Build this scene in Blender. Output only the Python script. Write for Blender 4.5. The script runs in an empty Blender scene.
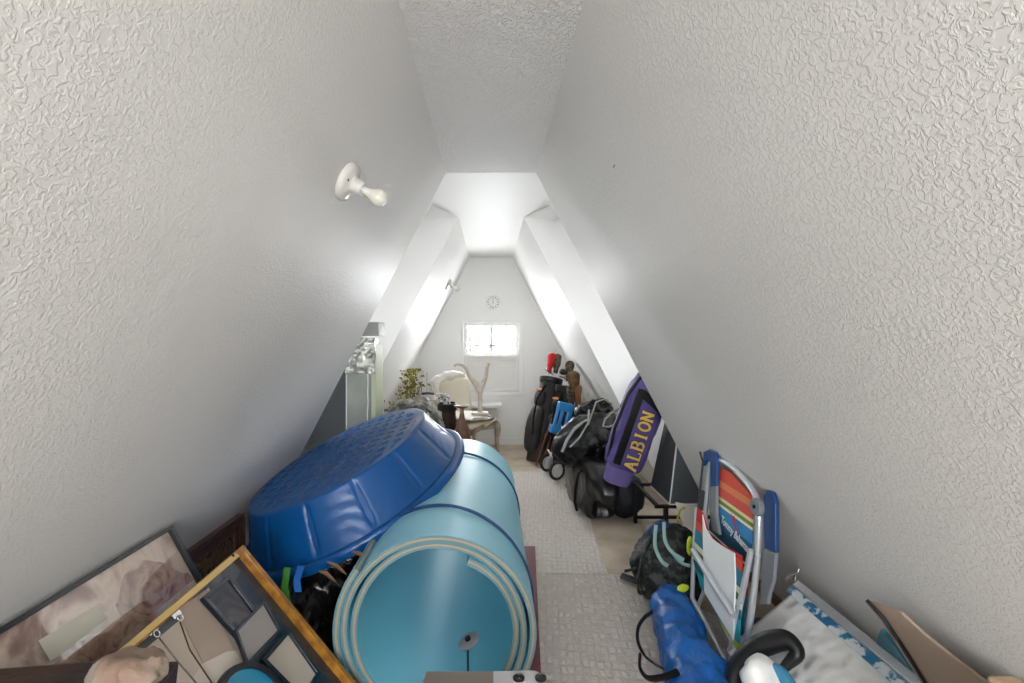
import bpy, bmesh, math, random
from mathutils import Vector, Matrix, noise, Euler
random.seed(7)
S = bpy.context.scene
COL = S.collection
PI = math.pi

# ---------------------------------------------------------------- camera, world, light, exposure
EYE = 1.36
F = 480.0
CX, CY = 491.0, 334.0
cam = bpy.data.cameras.new('camera')
camo = bpy.data.objects.new('camera', cam)
COL.objects.link(camo)
camo.location = (0, 0, EYE)
camo.rotation_euler = (PI / 2, 0, 0)
cam.sensor_width = 36
cam.lens = F / 1024 * 36
cam.shift_x = (512 - CX) / 1024
cam.shift_y = -(341.5 - CY) / 1024
cam.clip_start = 0.02
S.camera = camo

S.view_settings.view_transform = 'Standard'
S.view_settings.look = 'None'
S.view_settings.gamma = 1
S.view_settings.use_curve_mapping = False
S.view_settings.exposure = 0.0

world = bpy.data.worlds.new('sky')
S.world = world
world.use_nodes = True
wnt = world.node_tree
wb = wnt.nodes['Background']
wtc = wnt.nodes.new('ShaderNodeTexCoord')
wsx = wnt.nodes.new('ShaderNodeSeparateXYZ')
wnt.links.new(wtc.outputs['Generated'], wsx.inputs[0])


def sky_side(lo, hi, a, b, axis=1):
    n = wnt.nodes.new('ShaderNodeMapRange')
    n.interpolation_type = 'SMOOTHSTEP'
    n.inputs['From Min'].default_value = lo
    n.inputs['From Max'].default_value = hi
    n.inputs['To Min'].default_value = a
    n.inputs['To Max'].default_value = b
    wnt.links.new(wsx.outputs[axis], n.inputs['Value'])
    return n


# a hazy sky: brightest beyond the end window, raised behind the camera as fill, dimmer to the sides
s1 = sky_side(.15, .75, 2.4, 64)
s2 = sky_side(-.65, -.2, 22, 0)  # rear sky raised to fill the near room
sa = wnt.nodes.new('ShaderNodeMath')
wnt.links.new(s1.outputs[0], sa.inputs[0])
wnt.links.new(s2.outputs[0], sa.inputs[1])
s3 = sky_side(.55, .95, 0, 1.5, 0)
sb = wnt.nodes.new('ShaderNodeMath')
wnt.links.new(sa.outputs[0], sb.inputs[0])
wnt.links.new(s3.outputs[0], sb.inputs[1])
wnt.links.new(sb.outputs[0], wb.inputs[1])
wb.inputs[0].default_value = (0.96, 0.98, 1.0, 1)


def portal(name, loc, target, w, h):
    """marks a window opening for the sky light's sampling"""
    l = bpy.data.lights.new(name, 'AREA')
    l.shape = 'RECTANGLE'
    l.size = w
    l.size_y = h
    l.cycles.is_portal = True
    o = bpy.data.objects.new(name, l)
    COL.objects.link(o)
    o.location = loc
    o.rotation_euler = (Vector(target) - Vector(loc)).to_track_quat('-Z', 'Y').to_euler()
    return o


portal('end_window_portal', (0.0, 6.06, 1.08), (0, 0, 1.08), .72, .88)
portal('side_window_portal_right', (2.24, 3.33, 1.5), (0, 3.33, 1.5), .78, .84)
portal('side_window_portal_left', (-2.24, 3.33, 1.5), (0, 3.33, 1.5), .78, .84)
portal('fill_window_portal', (0.0, -1.84, 1.4), (0, 0, 1.4), 1.24, 1.34)  # portal of the added rear window

# ---------------------------------------------------------------- materials


def srgb(h):
    if isinstance(h, str):
        h = h.lstrip('#')
        c = [int(h[i:i + 2], 16) / 255 for i in (0, 2, 4)]
    else:
        c = list(h)
    return tuple((x / 12.92 if x <= .04045 else ((x + .055) / 1.055) ** 2.4) for x in c)


def mat(name, col, rough=.6, metal=0., bump=None, var=None, coat=0., spec=.5, sheen=0., alpha=1., trans=0., ior=1.45):
    """bump=(scale,distance,detail)  var=(other colour, scale, low, high)"""
    m = bpy.data.materials.new(name)
    m.use_nodes = True
    nt = m.node_tree
    b = nt.nodes['Principled BSDF']
    c = srgb(col)
    b.inputs['Base Color'].default_value = (*c, 1)
    b.inputs['Roughness'].default_value = rough
    b.inputs['Metallic'].default_value = metal
    b.inputs['Specular IOR Level'].default_value = spec
    b.inputs['Coat Weight'].default_value = coat
    b.inputs['Sheen Weight'].default_value = sheen
    b.inputs['Transmission Weight'].default_value = trans
    b.inputs['IOR'].default_value = ior
    b.inputs['Alpha'].default_value = alpha
    tc = nt.nodes.new('ShaderNodeTexCoord')
    if var:
        n = nt.nodes.new('ShaderNodeTexNoise')
        n.inputs['Scale'].default_value = var[1]
        n.inputs['Detail'].default_value = 4
        r = nt.nodes.new('ShaderNodeValToRGB')
        r.color_ramp.elements[0].position = var[2]
        r.color_ramp.elements[1].position = var[3]
        r.color_ramp.elements[0].color = (*c, 1)
        r.color_ramp.elements[1].color = (*srgb(var[0]), 1)
        nt.links.new(tc.outputs['Object'], n.inputs['Vector'])
        nt.links.new(n.outputs[0], r.inputs[0])
        nt.links.new(r.outputs[0], b.inputs['Base Color'])
    if bump:
        n = nt.nodes.new('ShaderNodeTexNoise')
        n.inputs['Scale'].default_value = bump[0]
        n.inputs['Detail'].default_value = bump[2] if len(bump) > 2 else 3
        n.inputs['Roughness'].default_value = .6
        u = nt.nodes.new('ShaderNodeBump')
        u.inputs['Strength'].default_value = 1
        u.inputs['Distance'].default_value = bump[1]
        nt.links.new(tc.outputs['Object'], n.inputs['Vector'])
        nt.links.new(n.outputs[0], u.inputs['Height'])
        nt.links.new(u.outputs[0], b.inputs['Normal'])
    return m


def plaster(name, col, scale, dist, lo=.42, hi=.62, rough=.5):
    """skip-trowelled plaster: flattened blobs with a fine grain"""
    m = mat(name, col, rough)
    nt = m.node_tree
    b = nt.nodes['Principled BSDF']
    tc = nt.nodes.new('ShaderNodeTexCoord')
    n = nt.nodes.new('ShaderNodeTexNoise')
    n.inputs['Scale'].default_value = scale
    n.inputs['Detail'].default_value = 3.5
    n.inputs['Distortion'].default_value = .8
    r = nt.nodes.new('ShaderNodeMapRange')
    r.interpolation_type = 'SMOOTHSTEP'
    r.inputs['From Min'].default_value = lo
    r.inputs['From Max'].default_value = hi
    u = nt.nodes.new('ShaderNodeBump')
    u.inputs['Distance'].default_value = dist
    nt.links.new(tc.outputs['Object'], n.inputs['Vector'])
    nt.links.new(n.outputs[0], r.inputs['Value'])
    nt.links.new(r.outputs[0], u.inputs['Height'])
    nt.links.new(u.outputs[0], b.inputs['Normal'])
    return m


def stripes(name, bands, axis=2, lo=0., hi=1., rough=.75, bump=None):
    """constant colour bands along one object axis; bands = [(position 0..1, hex)]"""
    m = mat(name, bands[0][1], rough, bump=bump)
    nt = m.node_tree
    b = nt.nodes['Principled BSDF']
    tc = nt.nodes.new('ShaderNodeTexCoord')
    sx = nt.nodes.new('ShaderNodeSeparateXYZ')
    mr = nt.nodes.new('ShaderNodeMapRange')
    mr.inputs['From Min'].default_value = lo
    mr.inputs['From Max'].default_value = hi
    r = nt.nodes.new('ShaderNodeValToRGB')
    cr = r.color_ramp
    cr.interpolation = 'CONSTANT'
    cr.elements[0].position = bands[0][0]
    cr.elements[0].color = (*srgb(bands[0][1]), 1)
    cr.elements[1].position = bands[1][0]
    cr.elements[1].color = (*srgb(bands[1][1]), 1)
    for p, h in bands[2:]:
        e = cr.elements.new(p)
        e.color = (*srgb(h), 1)
    nt.links.new(tc.outputs['Object'], sx.inputs[0])
    nt.links.new(sx.outputs[axis], mr.inputs['Value'])
    nt.links.new(mr.outputs[0], r.inputs[0])
    nt.links.new(r.outputs[0], b.inputs['Base Color'])
    return m


def painting(name, cols, scale, dist=1.5, rough=.35, detail=5):
    """a print: soft patches of several colours"""
    m = mat(name, cols[0], rough)
    nt = m.node_tree
    b = nt.nodes['Principled BSDF']
    tc = nt.nodes.new('ShaderNodeTexCoord')
    n = nt.nodes.new('ShaderNodeTexNoise')
    n.inputs['Scale'].default_value = scale
    n.inputs['Detail'].default_value = detail
    n.inputs['Distortion'].default_value = dist
    r = nt.nodes.new('ShaderNodeValToRGB')
    cr = r.color_ramp
    k = len(cols)
    cr.elements[0].position = .3
    cr.elements[0].color = (*srgb(cols[0]), 1)
    cr.elements[1].position = .7
    cr.elements[1].color = (*srgb(cols[-1]), 1)
    for i in range(1, k - 1):
        e = cr.elements.new(.3 + .4 * i / (k - 1))
        e.color = (*srgb(cols[i]), 1)
    nt.links.new(tc.outputs['Object'], n.inputs['Vector'])
    nt.links.new(n.outputs[0], r.inputs[0])
    nt.links.new(r.outputs[0], b.inputs['Base Color'])
    return m


def clear(name, tint=(1, 1, 1), gloss=.08, rough=.02):
    m = bpy.data.materials.new(name)
    m.use_nodes = True
    nt = m.node_tree
    nt.nodes.clear()
    o = nt.nodes.new('ShaderNodeOutputMaterial')
    t = nt.nodes.new('ShaderNodeBsdfTransparent')
    t.inputs[0].default_value = (*tint, 1)
    g = nt.nodes.new('ShaderNodeBsdfGlossy')
    g.inputs['Roughness'].default_value = rough
    mx = nt.nodes.new('ShaderNodeMixShader')
    mx.inputs[0].default_value = gloss
    nt.links.new(t.outputs[0], mx.inputs[1])
    nt.links.new(g.outputs[0], mx.inputs[2])
    nt.links.new(mx.outputs[0], o.inputs[0])
    return m


M = {}
M['wall_rough'] = plaster('textured_plaster', '#dfddda', 100, .0009, rough=.42)
M['ceil_rough'] = plaster('popcorn_plaster', '#e8e6e3', 75, .006, .35, .65, rough=.5)
M['wall_smooth'] = mat('smooth_white_paint', '#f2f2f0', .5, bump=(60, .0006))
M['white_trim'] = mat('white_gloss_trim', '#f1f1ef', .35)
M['white_board'] = mat('white_shutter_paint', '#ecebe8', .5)
M['glass'] = clear('window_glass')
M['picture_glass'] = clear('picture_glass', gloss=.07, rough=.03)
M['porcelain'] = mat('porcelain', '#dedad4', .25)
M['bulb'] = mat('frosted_bulb', '#e6e3d6', .15, coat=.5)
M['black_metal'] = mat('black_metal', '#17181a', .4)
M['dark_grey'] = mat('dark_grey_plastic', '#3a3c3e', .5)
M['silver'] = mat('aluminium', '#dde1e6', .3, .6)
M['chrome'] = mat('chrome', '#dcdfe2', .12, 1.)
M['grey_fabric'] = mat('grey_storage_fabric', '#565c60', .6, bump=(9, .01, 2), spec=.4)
M['dark_grey_fabric'] = mat('charcoal_storage_fabric', '#3f4346', .7, bump=(7, .01, 2))
M['white_piping'] = mat('white_piping', '#e9e9e6', .5)
M['wood_tan'] = mat('tan_wood', '#8f7358', .55, var=('#6d5540', 12, .4, .6))
M['wood_dark'] = mat('dark_wood', '#3a2019', .4, var=('#1f100c', 14, .4, .6))
M['pine'] = mat('golden_pine', '#b8802f', .35, var=('#8e5c1c', 30, .4, .62), coat=.3)
M['pine_edge'] = mat('pale_pine_edge', '#d9bb78', .45)

# ---------------------------------------------------------------- mesh helpers


def at(px, py, Y):
    """the point that lies at depth Y and is seen at px, py"""
    return Vector(((px - CX) / F * Y, Y, EYE - (py - CY) / F * Y))


def wallpt(px, py, off=0.0):
    """the point of the sloping side wall seen at px, py (off = distance in front of it)"""
    k = abs(px - CX) / F
    m = (py - CY) / F
    Y = (.747 - off * 1.125) / (k - .515 * m)
    return Vector(((px - CX) / F * Y, Y, EYE - m * Y))


def xf(loc=(0, 0, 0), rot=(0, 0, 0)):
    return Matrix.Translation(Vector(loc)) @ Euler(rot).to_matrix().to_4x4()


def soft(pts, n=6):
    pts = [Vector(p) for p in pts]
    out = []
    for i in range(len(pts) - 1):
        p0, p1, p2, p3 = pts[max(i - 1, 0)], pts[i], pts[i + 1], pts[min(i + 2, len(pts) - 1)]
        for k in range(n):
            f = k / n
            out.append(.5 * ((2 * p1) + (p2 - p0) * f + (2 * p0 - 5 * p1 + 4 * p2 - p3) * f * f + (3 * p1 - p0 - 3 * p2 + p3) * f ** 3))
    return out + [pts[-1]]


class MB:
    def __init__(self):
        self.v = []
        self.f = []
        self.m = []
        self.cur = 0

    def add(self, vs, fs, m=None):
        n = len(self.v)
        self.v += [Vector(p) for p in vs]
        self.f += [[i + n for i in f] for f in fs]
        self.m += [self.cur if m is None else m] * len(fs)
        return self

    def box(self, lo, hi, X=None, m=None):
        a, b = lo, hi
        vs = [Vector((x, y, z)) for x in (a[0], b[0]) for y in (a[1], b[1]) for z in (a[2], b[2])]
        if X is not None:
            vs = [X @ p for p in vs]
        return self.add(vs, [(0, 1, 3, 2), (4, 6, 7, 5), (0, 4, 5, 1), (2, 3, 7, 6), (0, 2, 6, 4), (1, 5, 7, 3)], m)

    def hexa(self, q1, q2, m=None):
        """solid between two quads"""
        return self.add(list(q1) + list(q2), [(0, 1, 2, 3), (7, 6, 5, 4), (0, 4, 5, 1), (1, 5, 6, 2), (2, 6, 7, 3), (3, 7, 4, 0)], m)

    def prism(self, poly, d, m=None):
        """poly: 3-D points in a plane, pushed by d"""
        n = len(poly)
        poly = [Vector(p) for p in poly]
        d = Vector(d)
        vs = poly + [p + d for p in poly]
        fs = [tuple(range(n))[::-1], tuple(range(n, 2 * n))]
        fs += [(i, (i + 1) % n, n + (i + 1) % n, n + i) for i in range(n)]
        return self.add(vs, fs, m)

    def xz(self, poly, y0, y1, m=None):
        return self.prism([(x, y0, z) for x, z in poly], (0, y1 - y0, 0), m)

    def tube(self, pts, r, seg=10, m=None, closed=False, flat=None):
        pts = [Vector(p) for p in pts]
        n = len(pts)
        rs = r if isinstance(r, (list, tuple)) else [r] * n
        up = Vector((0, 0, 1))
        vs = []
        for i, p in enumerate(pts):
            a = pts[(i - 1) % n] if (closed or i > 0) else p
            b = pts[(i + 1) % n] if (closed or i < n - 1) else p
            t = (b - a).normalized()
            if i == 0:
                ref = up if abs(t.dot(up)) < .9 else Vector((1, 0, 0))
                u = t.cross(ref).normalized()
            else:
                u = (u - t * u.dot(t)).normalized()
            w = t.cross(u)
            for k in range(seg):
                an = 2 * PI * k / seg
                cu = math.cos(an) * (flat if flat else 1)
                vs.append(p + (u * cu + w * math.sin(an)) * rs[i])
        fs = []
        for i in range(n if closed else n - 1):
            j = (i + 1) % n
            for k in range(seg):
                l = (k + 1) % seg
                fs.append((i * seg + k, i * seg + l, j * seg + l, j * seg + k))
        if not closed:
            fs.append(tuple(range(seg))[::-1])
            fs.append(tuple(range((n - 1) * seg, n * seg)))
        return self.add(vs, fs, m)

    def loft(self, rings, m=None, seg=28, e=2.0, amp=0., ns=6., seed=0., side=None, sub=6):
        """rings: [(centre, a, b)] -> soft closed body; a along side, b across; amp/ns crumple it"""
        C = [Vector(r[0]) for r in rings]
        A = [r[1] for r in rings]
        B = [r[2] for r in rings]

        def cr(P, t):
            i = min(int(t), len(P) - 2)
            f = t - i
            p0 = P[max(i - 1, 0)]
            p1 = P[i]
            p2 = P[i + 1]
            p3 = P[min(i + 2, len(P) - 1)]
            return .5 * ((2 * p1) + (p2 - p0) * f + (2 * p0 - 5 * p1 + 4 * p2 - p3) * f * f + (3 * p1 - p0 - 3 * p2 + p3) * f ** 3)
        N = (len(rings) - 1) * sub
        pts = [cr(C, i / sub) for i in range(N + 1)]
        aa = [max(cr(A, i / sub), .001) for i in range(N + 1)]
        bb = [max(cr(B, i / sub), .001) for i in range(N + 1)]
        vs = []
        for i, p in enumerate(pts):
            t = (pts[min(i + 1, N)] - pts[max(i - 1, 0)]).normalized()
            s = Vector(side) if side else Vector((0, 0, 1)).cross(t)
            if s.length < .05:
                s = Vector((1, 0, 0))
            s = (s - t * s.dot(t)).normalized()
            w = t.cross(s)
            for k in range(seg):
                an = 2 * PI * k / seg
                c, sn = math.cos(an), math.sin(an)
                x = math.copysign(abs(c) ** (2 / e), c) * aa[i]
                y = math.copysign(abs(sn) ** (2 / e), sn) * bb[i]
                q = p + s * x + w * y
                if amp:
                    d = (q - p)
                    if d.length > 1e-4:
                        z = noise.noise(q * ns + Vector((seed, seed * 2.1, 0)))
                        z2 = abs(noise.noise(q * ns * 2.3 + Vector((seed, 3, 1))))
                        q = q + d.normalized() * amp * (z * 1.2 - z2 * 1.1)
                vs.append(q)
        fs = []
        for i in range(N):
            for k in range(seg):
                l = (k + 1) % seg
                fs.append((i * seg + k, i * seg + l, (i + 1) * seg + l, (i + 1) * seg + k))
        fs.append(tuple(range(seg))[::-1])
        fs.append(tuple(range(N * seg, (N + 1) * seg)))
        return self.add(vs, fs, m)

    def lathe(self, prof, X, seg=28, m=None):
        vs = []
        for r, z in prof:
            for k in range(seg):
                a = 2 * PI * k / seg
                vs.append(X @ Vector((r * math.cos(a), r * math.sin(a), z)))
        fs = []
        for i in range(len(prof) - 1):
            for k in range(seg):
                l = (k + 1) % seg
                fs.append((i * seg + k, i * seg + l, (i + 1) * seg + l, (i + 1) * seg + k))
        if prof[0][0] > .0005:
            fs.append(tuple(range(seg))[::-1])
        if prof[-1][0] > .0005:
            fs.append(tuple(range((len(prof) - 1) * seg, len(prof) * seg)))
        return self.add(vs, fs, m)

    def build(self, name, mats, parent=None, smooth=False, bevel=0., kind=None, sub=0):
        me = bpy.data.meshes.new(name)
        me.from_pydata([tuple(p) for p in self.v], [], self.f)
        mats = mats if isinstance(mats, (list, tuple)) else [mats]
        for x in mats:
            me.materials.append(M[x] if isinstance(x, str) else x)
        for i, p in enumerate(me.polygons):
            p.material_index = self.m[i]
            p.use_smooth = smooth
        bm = bmesh.new()
        bm.from_mesh(me)
        bmesh.ops.recalc_face_normals(bm, faces=bm.faces)
        bm.to_mesh(me)
        bm.free()
        if smooth:
            me.set_sharp_from_angle(angle=math.radians(50))
        o = bpy.data.objects.new(name, me)
        COL.objects.link(o)
        if parent is not None:
            o.parent = parent
            o.matrix_parent_inverse = world_of(parent).inverted()
        if bevel:
            b = o.modifiers.new('bevel', 'BEVEL')
            b.width = bevel
            b.segments = 2
            b.limit_method = 'ANGLE'
            b.angle_limit = math.radians(40)
        if sub:
            s = o.modifiers.new('subd', 'SUBSURF')
            s.levels = s.render_levels = sub
        if kind:
            o['kind'] = kind
        return o


def world_of(o):
    l = Matrix.Translation(o.location) @ o.rotation_euler.to_matrix().to_4x4()
    if o.parent:
        return world_of(o.parent) @ o.matrix_parent_inverse @ l
    return l


def tag(o, label, cat, group=None):
    o['label'] = label
    o['category'] = cat
    if group:
        o['group'] = group
    return o


def thing(name, loc, label, cat, group=None):
    o = bpy.data.objects.new(name, None)
    o.empty_display_size = .05
    COL.objects.link(o)
    o.location = loc
    return tag(o, label, cat, group)


def plane_hit(px, py, p0, n):
    """where the line of sight through px, py meets a plane standing in the room"""
    d = Vector(((px - CX) / F, 1, -(py - CY) / F))
    o = Vector((0, 0, EYE))
    t = (Vector(p0) - o).dot(n) / d.dot(n)
    return o + d * t


def frame_of(o, x, y):
    x = Vector(x).normalized()
    y = Vector(y)
    y = (y - x * y.dot(x)).normalized()
    z = x.cross(y)
    m = Matrix.Identity(4)
    for i, c in enumerate((x, y, z)):
        for j in range(3):
            m[j][i] = c[j]
    m.translation = Vector(o)
    return m


def text(name, s, size, X, material, parent, depth=.001, offset=0., shear=0., fit=None):
    cu = bpy.data.curves.new(name, 'FONT')
    cu.body = s
    cu.size = size
    cu.extrude = depth
    cu.offset = offset
    cu.shear = shear
    cu.align_x = 'CENTER'
    cu.align_y = 'CENTER'
    t = bpy.data.objects.new(name, cu)
    COL.objects.link(t)
    bpy.context.view_layer.update()
    me = bpy.data.meshes.new_from_object(t.evaluated_get(bpy.context.evaluated_depsgraph_get()))
    bpy.data.objects.remove(t)
    xs = [v.co.x for v in me.vertices]
    w = max(xs) - min(xs)
    sc = (fit / w) if fit else 1
    cxm = (max(xs) + min(xs)) / 2
    for v in me.vertices:
        v.co = X @ Vector(((v.co.x - cxm) * sc, v.co.y, v.co.z))
    me.materials.clear()
    me.materials.append(M[material])
    o = bpy.data.objects.new(name, me)
    COL.objects.link(o)
    o.parent = parent
    o.matrix_parent_inverse = world_of(parent).inverted()
    return o


# ---------------------------------------------------------------- the setting
H = 2.3
A0 = .263
SL = .515
Y0, Y1, Y2, Y3 = -1.7, 2.80, 3.86, 5.90
XR = 2.1


def wx(z):
    return A0 + SL * (H - z)


for s, nm in ((-1, 'left'), (1, 'right')):
    poly = [(s * A0, H), (s * wx(0), 0), (s * XR, 0), (s * XR, H)]
    MB().xz(poly, Y0, Y1).build('wall_' + nm, 'wall_rough', kind='structure')
    MB().xz(poly, Y2, Y3).build('wall_' + nm, 'wall_smooth', kind='structure')
    # side wall of the dormer recess with its window opening
    w = MB()
    x0, x1 = s * XR, s * (XR + .12)
    lo, hi = min(x0, x1), max(x0, x1)
    w.box((lo, Y1 - .1, -.1), (hi, Y2 + .1, 1.1))
    w.box((lo, Y1 - .1, 1.9), (hi, Y2 + .1, H + .1))
    w.box((lo, Y1 - .1, 1.1), (hi, 2.95, 1.9))
    w.box((lo, 3.7, 1.1), (hi, Y2 + .1, 1.9))
    w.build('wall_dormer_' + nm, 'wall_smooth', kind='structure')
    xm = s * (XR + .06)
    g = MB()
    for (y0, y1, z0, z1) in ((2.95, 3.0, 1.1, 1.9), (3.65, 3.7, 1.1, 1.9), (3.0, 3.65, 1.1, 1.15), (3.0, 3.65, 1.85, 1.9), (3.31, 3.34, 1.15, 1.85)):
        g.box((xm - .02, y0, z0), (xm + .02, y1, z1))
    wf = g.build('window_2' if s < 0 else 'window_3', 'white_trim', kind='structure')
    MB().box((xm - .003, 3.0, 1.15), (xm + .003, 3.65, 1.85)).build('window_pane', 'glass', wf)
    # small splayed soffit where the recess meets the far slope
    Ap = Vector((s * A0, Y2, H))
    Bp = Vector((s * .43, 3.50, H))
    Cp = Vector((s * .4675, 3.42, H - .125))
    Dp = Vector((s * .62, 3.86, H - .125))
    sf = MB()
    sf.add([Ap, Bp, Cp, (s * A0 * 1.9, Y2, H)], [(0, 1, 2), (0, 2, 3), (1, 3, 2), (0, 3, 1)])
    sf.build('trim_1' if s < 0 else 'trim_2', 'wall_smooth', kind='structure')

MB().box((-XR - .1, Y0, H), (XR + .1, Y1, H + .1)).build('ceiling', 'ceil_rough', kind='structure')
MB().box((-XR - .1, Y1, H), (XR + .1, Y3 + .1, H + .1)).build('ceiling', 'wall_smooth', kind='structure')

# floor: old stained underlay colour
fm = mat('bare_beige_floor', '#c9bcaa', .75, bump=(40, .002), var=('#b3a48f', 3.2, .45, .62))
MB().box((-XR - .1, Y0, -.1), (XR + .1, Y3 + .1, 0)).build('floor', fm, kind='structure')

# end wall with the window opening
WX0, WX1, WZ0, WZ1 = -.335, .345, .655, 1.50
w = MB()
w.box((-XR, Y3, -.1), (WX0, Y3 + .14, H + .1))
w.box((WX1, Y3, -.1), (XR, Y3 + .14, H + .1))
w.box((WX0, Y3, -.1), (WX1, Y3 + .14, WZ0))
w.box((WX0, Y3, WZ1), (WX1, Y3 + .14, H + .1))
w.build('wall_back', 'wall_smooth', kind='structure')
# rear wall behind the camera; large window added to light the near room
w = MB()
w.box((-XR, Y0 - .12, -.1), (-.6, Y0, H + .1))
w.box((.6, Y0 - .12, -.1), (XR, Y0, H + .1))
w.box((-.6, Y0 - .12, -.1), (.6, Y0, .75))
w.box((-.6, Y0 - .12, 2.05), (.6, Y0, H + .1))
w.build('wall_front', 'wall_smooth', kind='structure')
g = MB()
for (x0, x1, z0, z1) in ((-.6, -.55, .75, 2.05), (.55, .6, .75, 2.05), (-.55, .55, .75, .8), (-.55, .55, 2.0, 2.05), (-.02, .02, .8, 2.0)):
    g.box((x0, Y0 - .08, z0), (x1, Y0 - .04, z1))
wf = g.build('added_fill_window', 'white_trim', kind='structure')  # added window, lets fill light onto the near slopes
MB().box((-.55, Y0 - .063, .8), (.55, Y0 - .057, 2.0)).build('window_pane', 'glass', wf)  # pane of the added window

# window_1: upper glazed sash with a cross bar, lower half closed by two white panels
g = MB()
f0 = .045
yA, yB = Y3 + .02, Y3 + .07
g.box((WX0, yA, WZ0), (WX0 + f0, yB, WZ1))
g.box((WX1 - f0, yA, WZ0), (WX1, yB, WZ1))
g.box((WX0 + f0, yA, WZ1 - f0), (WX1 - f0, yB, WZ1))
g.box((WX0 + f0, yA, WZ0), (WX1 - f0, yB, WZ0 + f0))
g.box((WX0 + f0, yA, 1.08), (WX1 - f0, yB, 1.13))
win = g.build('window_1', 'white_trim', kind='structure', bevel=.004)
g = MB()
xc = (WX0 + WX1) / 2
g.box((xc - .016, yA + .01, 1.13), (xc + .016, yB - .01, WZ1 - f0))
g.box((WX0 + f0, yA + .01, 1.20), (WX1 - f0, yB - .01, 1.228))
g.build('muntin', 'white_trim', win)
MB().box((WX0 + f0, yB - .03, WZ0 + f0), (WX1 - f0, yB - .026, WZ1 - f0)).build('window_pane', 'glass', win)
# casing on the wall face
g = MB()
c0, c1 = .03, .03
g.box((WX1, Y3 - .02, WZ0 - c1), (WX1 + .055, Y3, WZ1 + .02))
g.box((WX0 - c0, Y3 - .012, WZ1), (WX1, Y3, WZ1 + .02))
g.box((WX0 - c0, Y3 - .012, WZ0 - c1), (WX0, Y3, WZ1))
g.box((WX0 - c0, Y3 - .03, WZ0 - .05), (WX1 + .055, Y3, WZ0 - .002))
g.build('window_casing', 'white_trim', win, bevel=.004)
# two hinged white panels with raised frames over the lower sash
for k, (xa, xb) in enumerate(((WX0 + .005, xc + .001), (xc + .001, WX1 - .005))):
    p = MB()
    za, zb = WZ0 + .005, 1.10
    p.box((xa, Y3 + .005, za), (xb, Y3 + .014, zb))
    for (a, b, c, d) in ((xa, xa + .03, za, zb), (xb - .03, xb, za, zb), (xa + .03, xb - .03, zb - .03, zb), (xa + .03, xb - .03, za, za + .03)):
        p.box((a, Y3 - .012, c), (b, Y3 + .005, d))
    # inner raised rectangle with a cross rail
    ia, ib, ja, jb = xa + .055, xb - .05, za + .12, zb - .05
    for (a, b, c, d) in ((ia, ia + .014, ja, jb), (ib - .014, ib, ja, jb), (ia, ib, jb - .014, jb), (ia, ib, ja, ja + .014), (ia, ib, jb - .09, jb - .075), (ia + .1, ia + .112, ja + .1, jb - .09)):
        p.box((a, Y3 - .006, c), (b, Y3 + .005, d))
    p.build('shutter_panel', 'white_board', win, bevel=.002)

# skirting
MB().box((-1.44, Y3 - .015, 0), (1.44, Y3, .09)).build('baseboard_back', 'white_trim', kind='structure', bevel=.004)
for s, nm in ((1, 'right'), (-1, 'left')):
    q = [(s * wx(0), 0), (s * wx(.07), .07), (s * (wx(.07) - .018), .07), (s * (wx(0) - .03), 0)]
    MB().xz(q, -1.5, Y1).build('baseboard_' + nm, 'wood_tan', kind='structure', bevel=.003)

# ---------------------------------------------------------------- carpet pieces


def carpet_mat(name, c1, c2, ang):
    m = mat(name, c1, .95)
    nt = m.node_tree
    b = nt.nodes['Principled BSDF']
    tc = nt.nodes.new('ShaderNodeTexCoord')
    mp = nt.nodes.new('ShaderNodeMapping')
    mp.inputs['Rotation'].default_value = (0, 0, ang)
    nz = nt.nodes.new('ShaderNodeTexNoise')
    nz.inputs['Scale'].default_value = 30
    vm = nt.nodes.new('ShaderNodeMixRGB')
    vm.blend_type = 'LINEAR_LIGHT'
    vm.inputs[0].default_value = .012
    v = nt.nodes.new('ShaderNodeTexVoronoi')
    v.feature = 'F1'
    v.distance = 'CHEBYCHEV'
    v.inputs['Scale'].default_value = 34
    v.inputs['Randomness'].default_value = .22
    sc = nt.nodes.new('ShaderNodeMapping')
    sc.inputs['Scale'].default_value = (1, .62, 1)
    r = nt.nodes.new('ShaderNodeMapRange')
    r.inputs['From Min'].default_value = .15
    r.inputs['From Max'].default_value = .55
    r.inputs['To Min'].default_value = 1
    r.inputs['To Max'].default_value = 0
    n2 = nt.nodes.new('ShaderNodeTexNoise')
    n2.inputs['Scale'].default_value = 220
    ad = nt.nodes.new('ShaderNodeMath')
    ad.operation = 'MULTIPLY_ADD'
    ad.inputs[1].default_value = .35
    bp = nt.nodes.new('ShaderNodeBump')
    bp.inputs['Distance'].default_value = .006
    L = nt.links.new
    L(tc.outputs['Object'], mp.inputs[0])
    L(mp.outputs[0], nz.inputs['Vector'])
    L(mp.outputs[0], vm.inputs[1])
    L(nz.outputs['Color'], vm.inputs[2])
    L(vm.outputs[0], sc.inputs[0])
    L(sc.outputs[0], v.inputs['Vector'])
    L(v.outputs['Distance'], r.inputs['Value'])
    L(tc.outputs['Object'], n2.inputs['Vector'])
    L(n2.outputs[0], ad.inputs[0])
    L(r.outputs[0], ad.inputs[2])
    L(ad.outputs[0], bp.inputs['Height'])
    L(bp.outputs[0], b.inputs['Normal'])
    # pile colour: darker in the joints between the loops
    mx = nt.nodes.new('ShaderNodeMixRGB')
    mx.inputs[1].default_value = (*srgb(c2), 1)
    mx.inputs[2].default_value = (*srgb(c1), 1)
    L(r.outputs[0], mx.inputs[0])
    L(mx.outputs[0], b.inputs['Base Color'])
    return m


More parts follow.
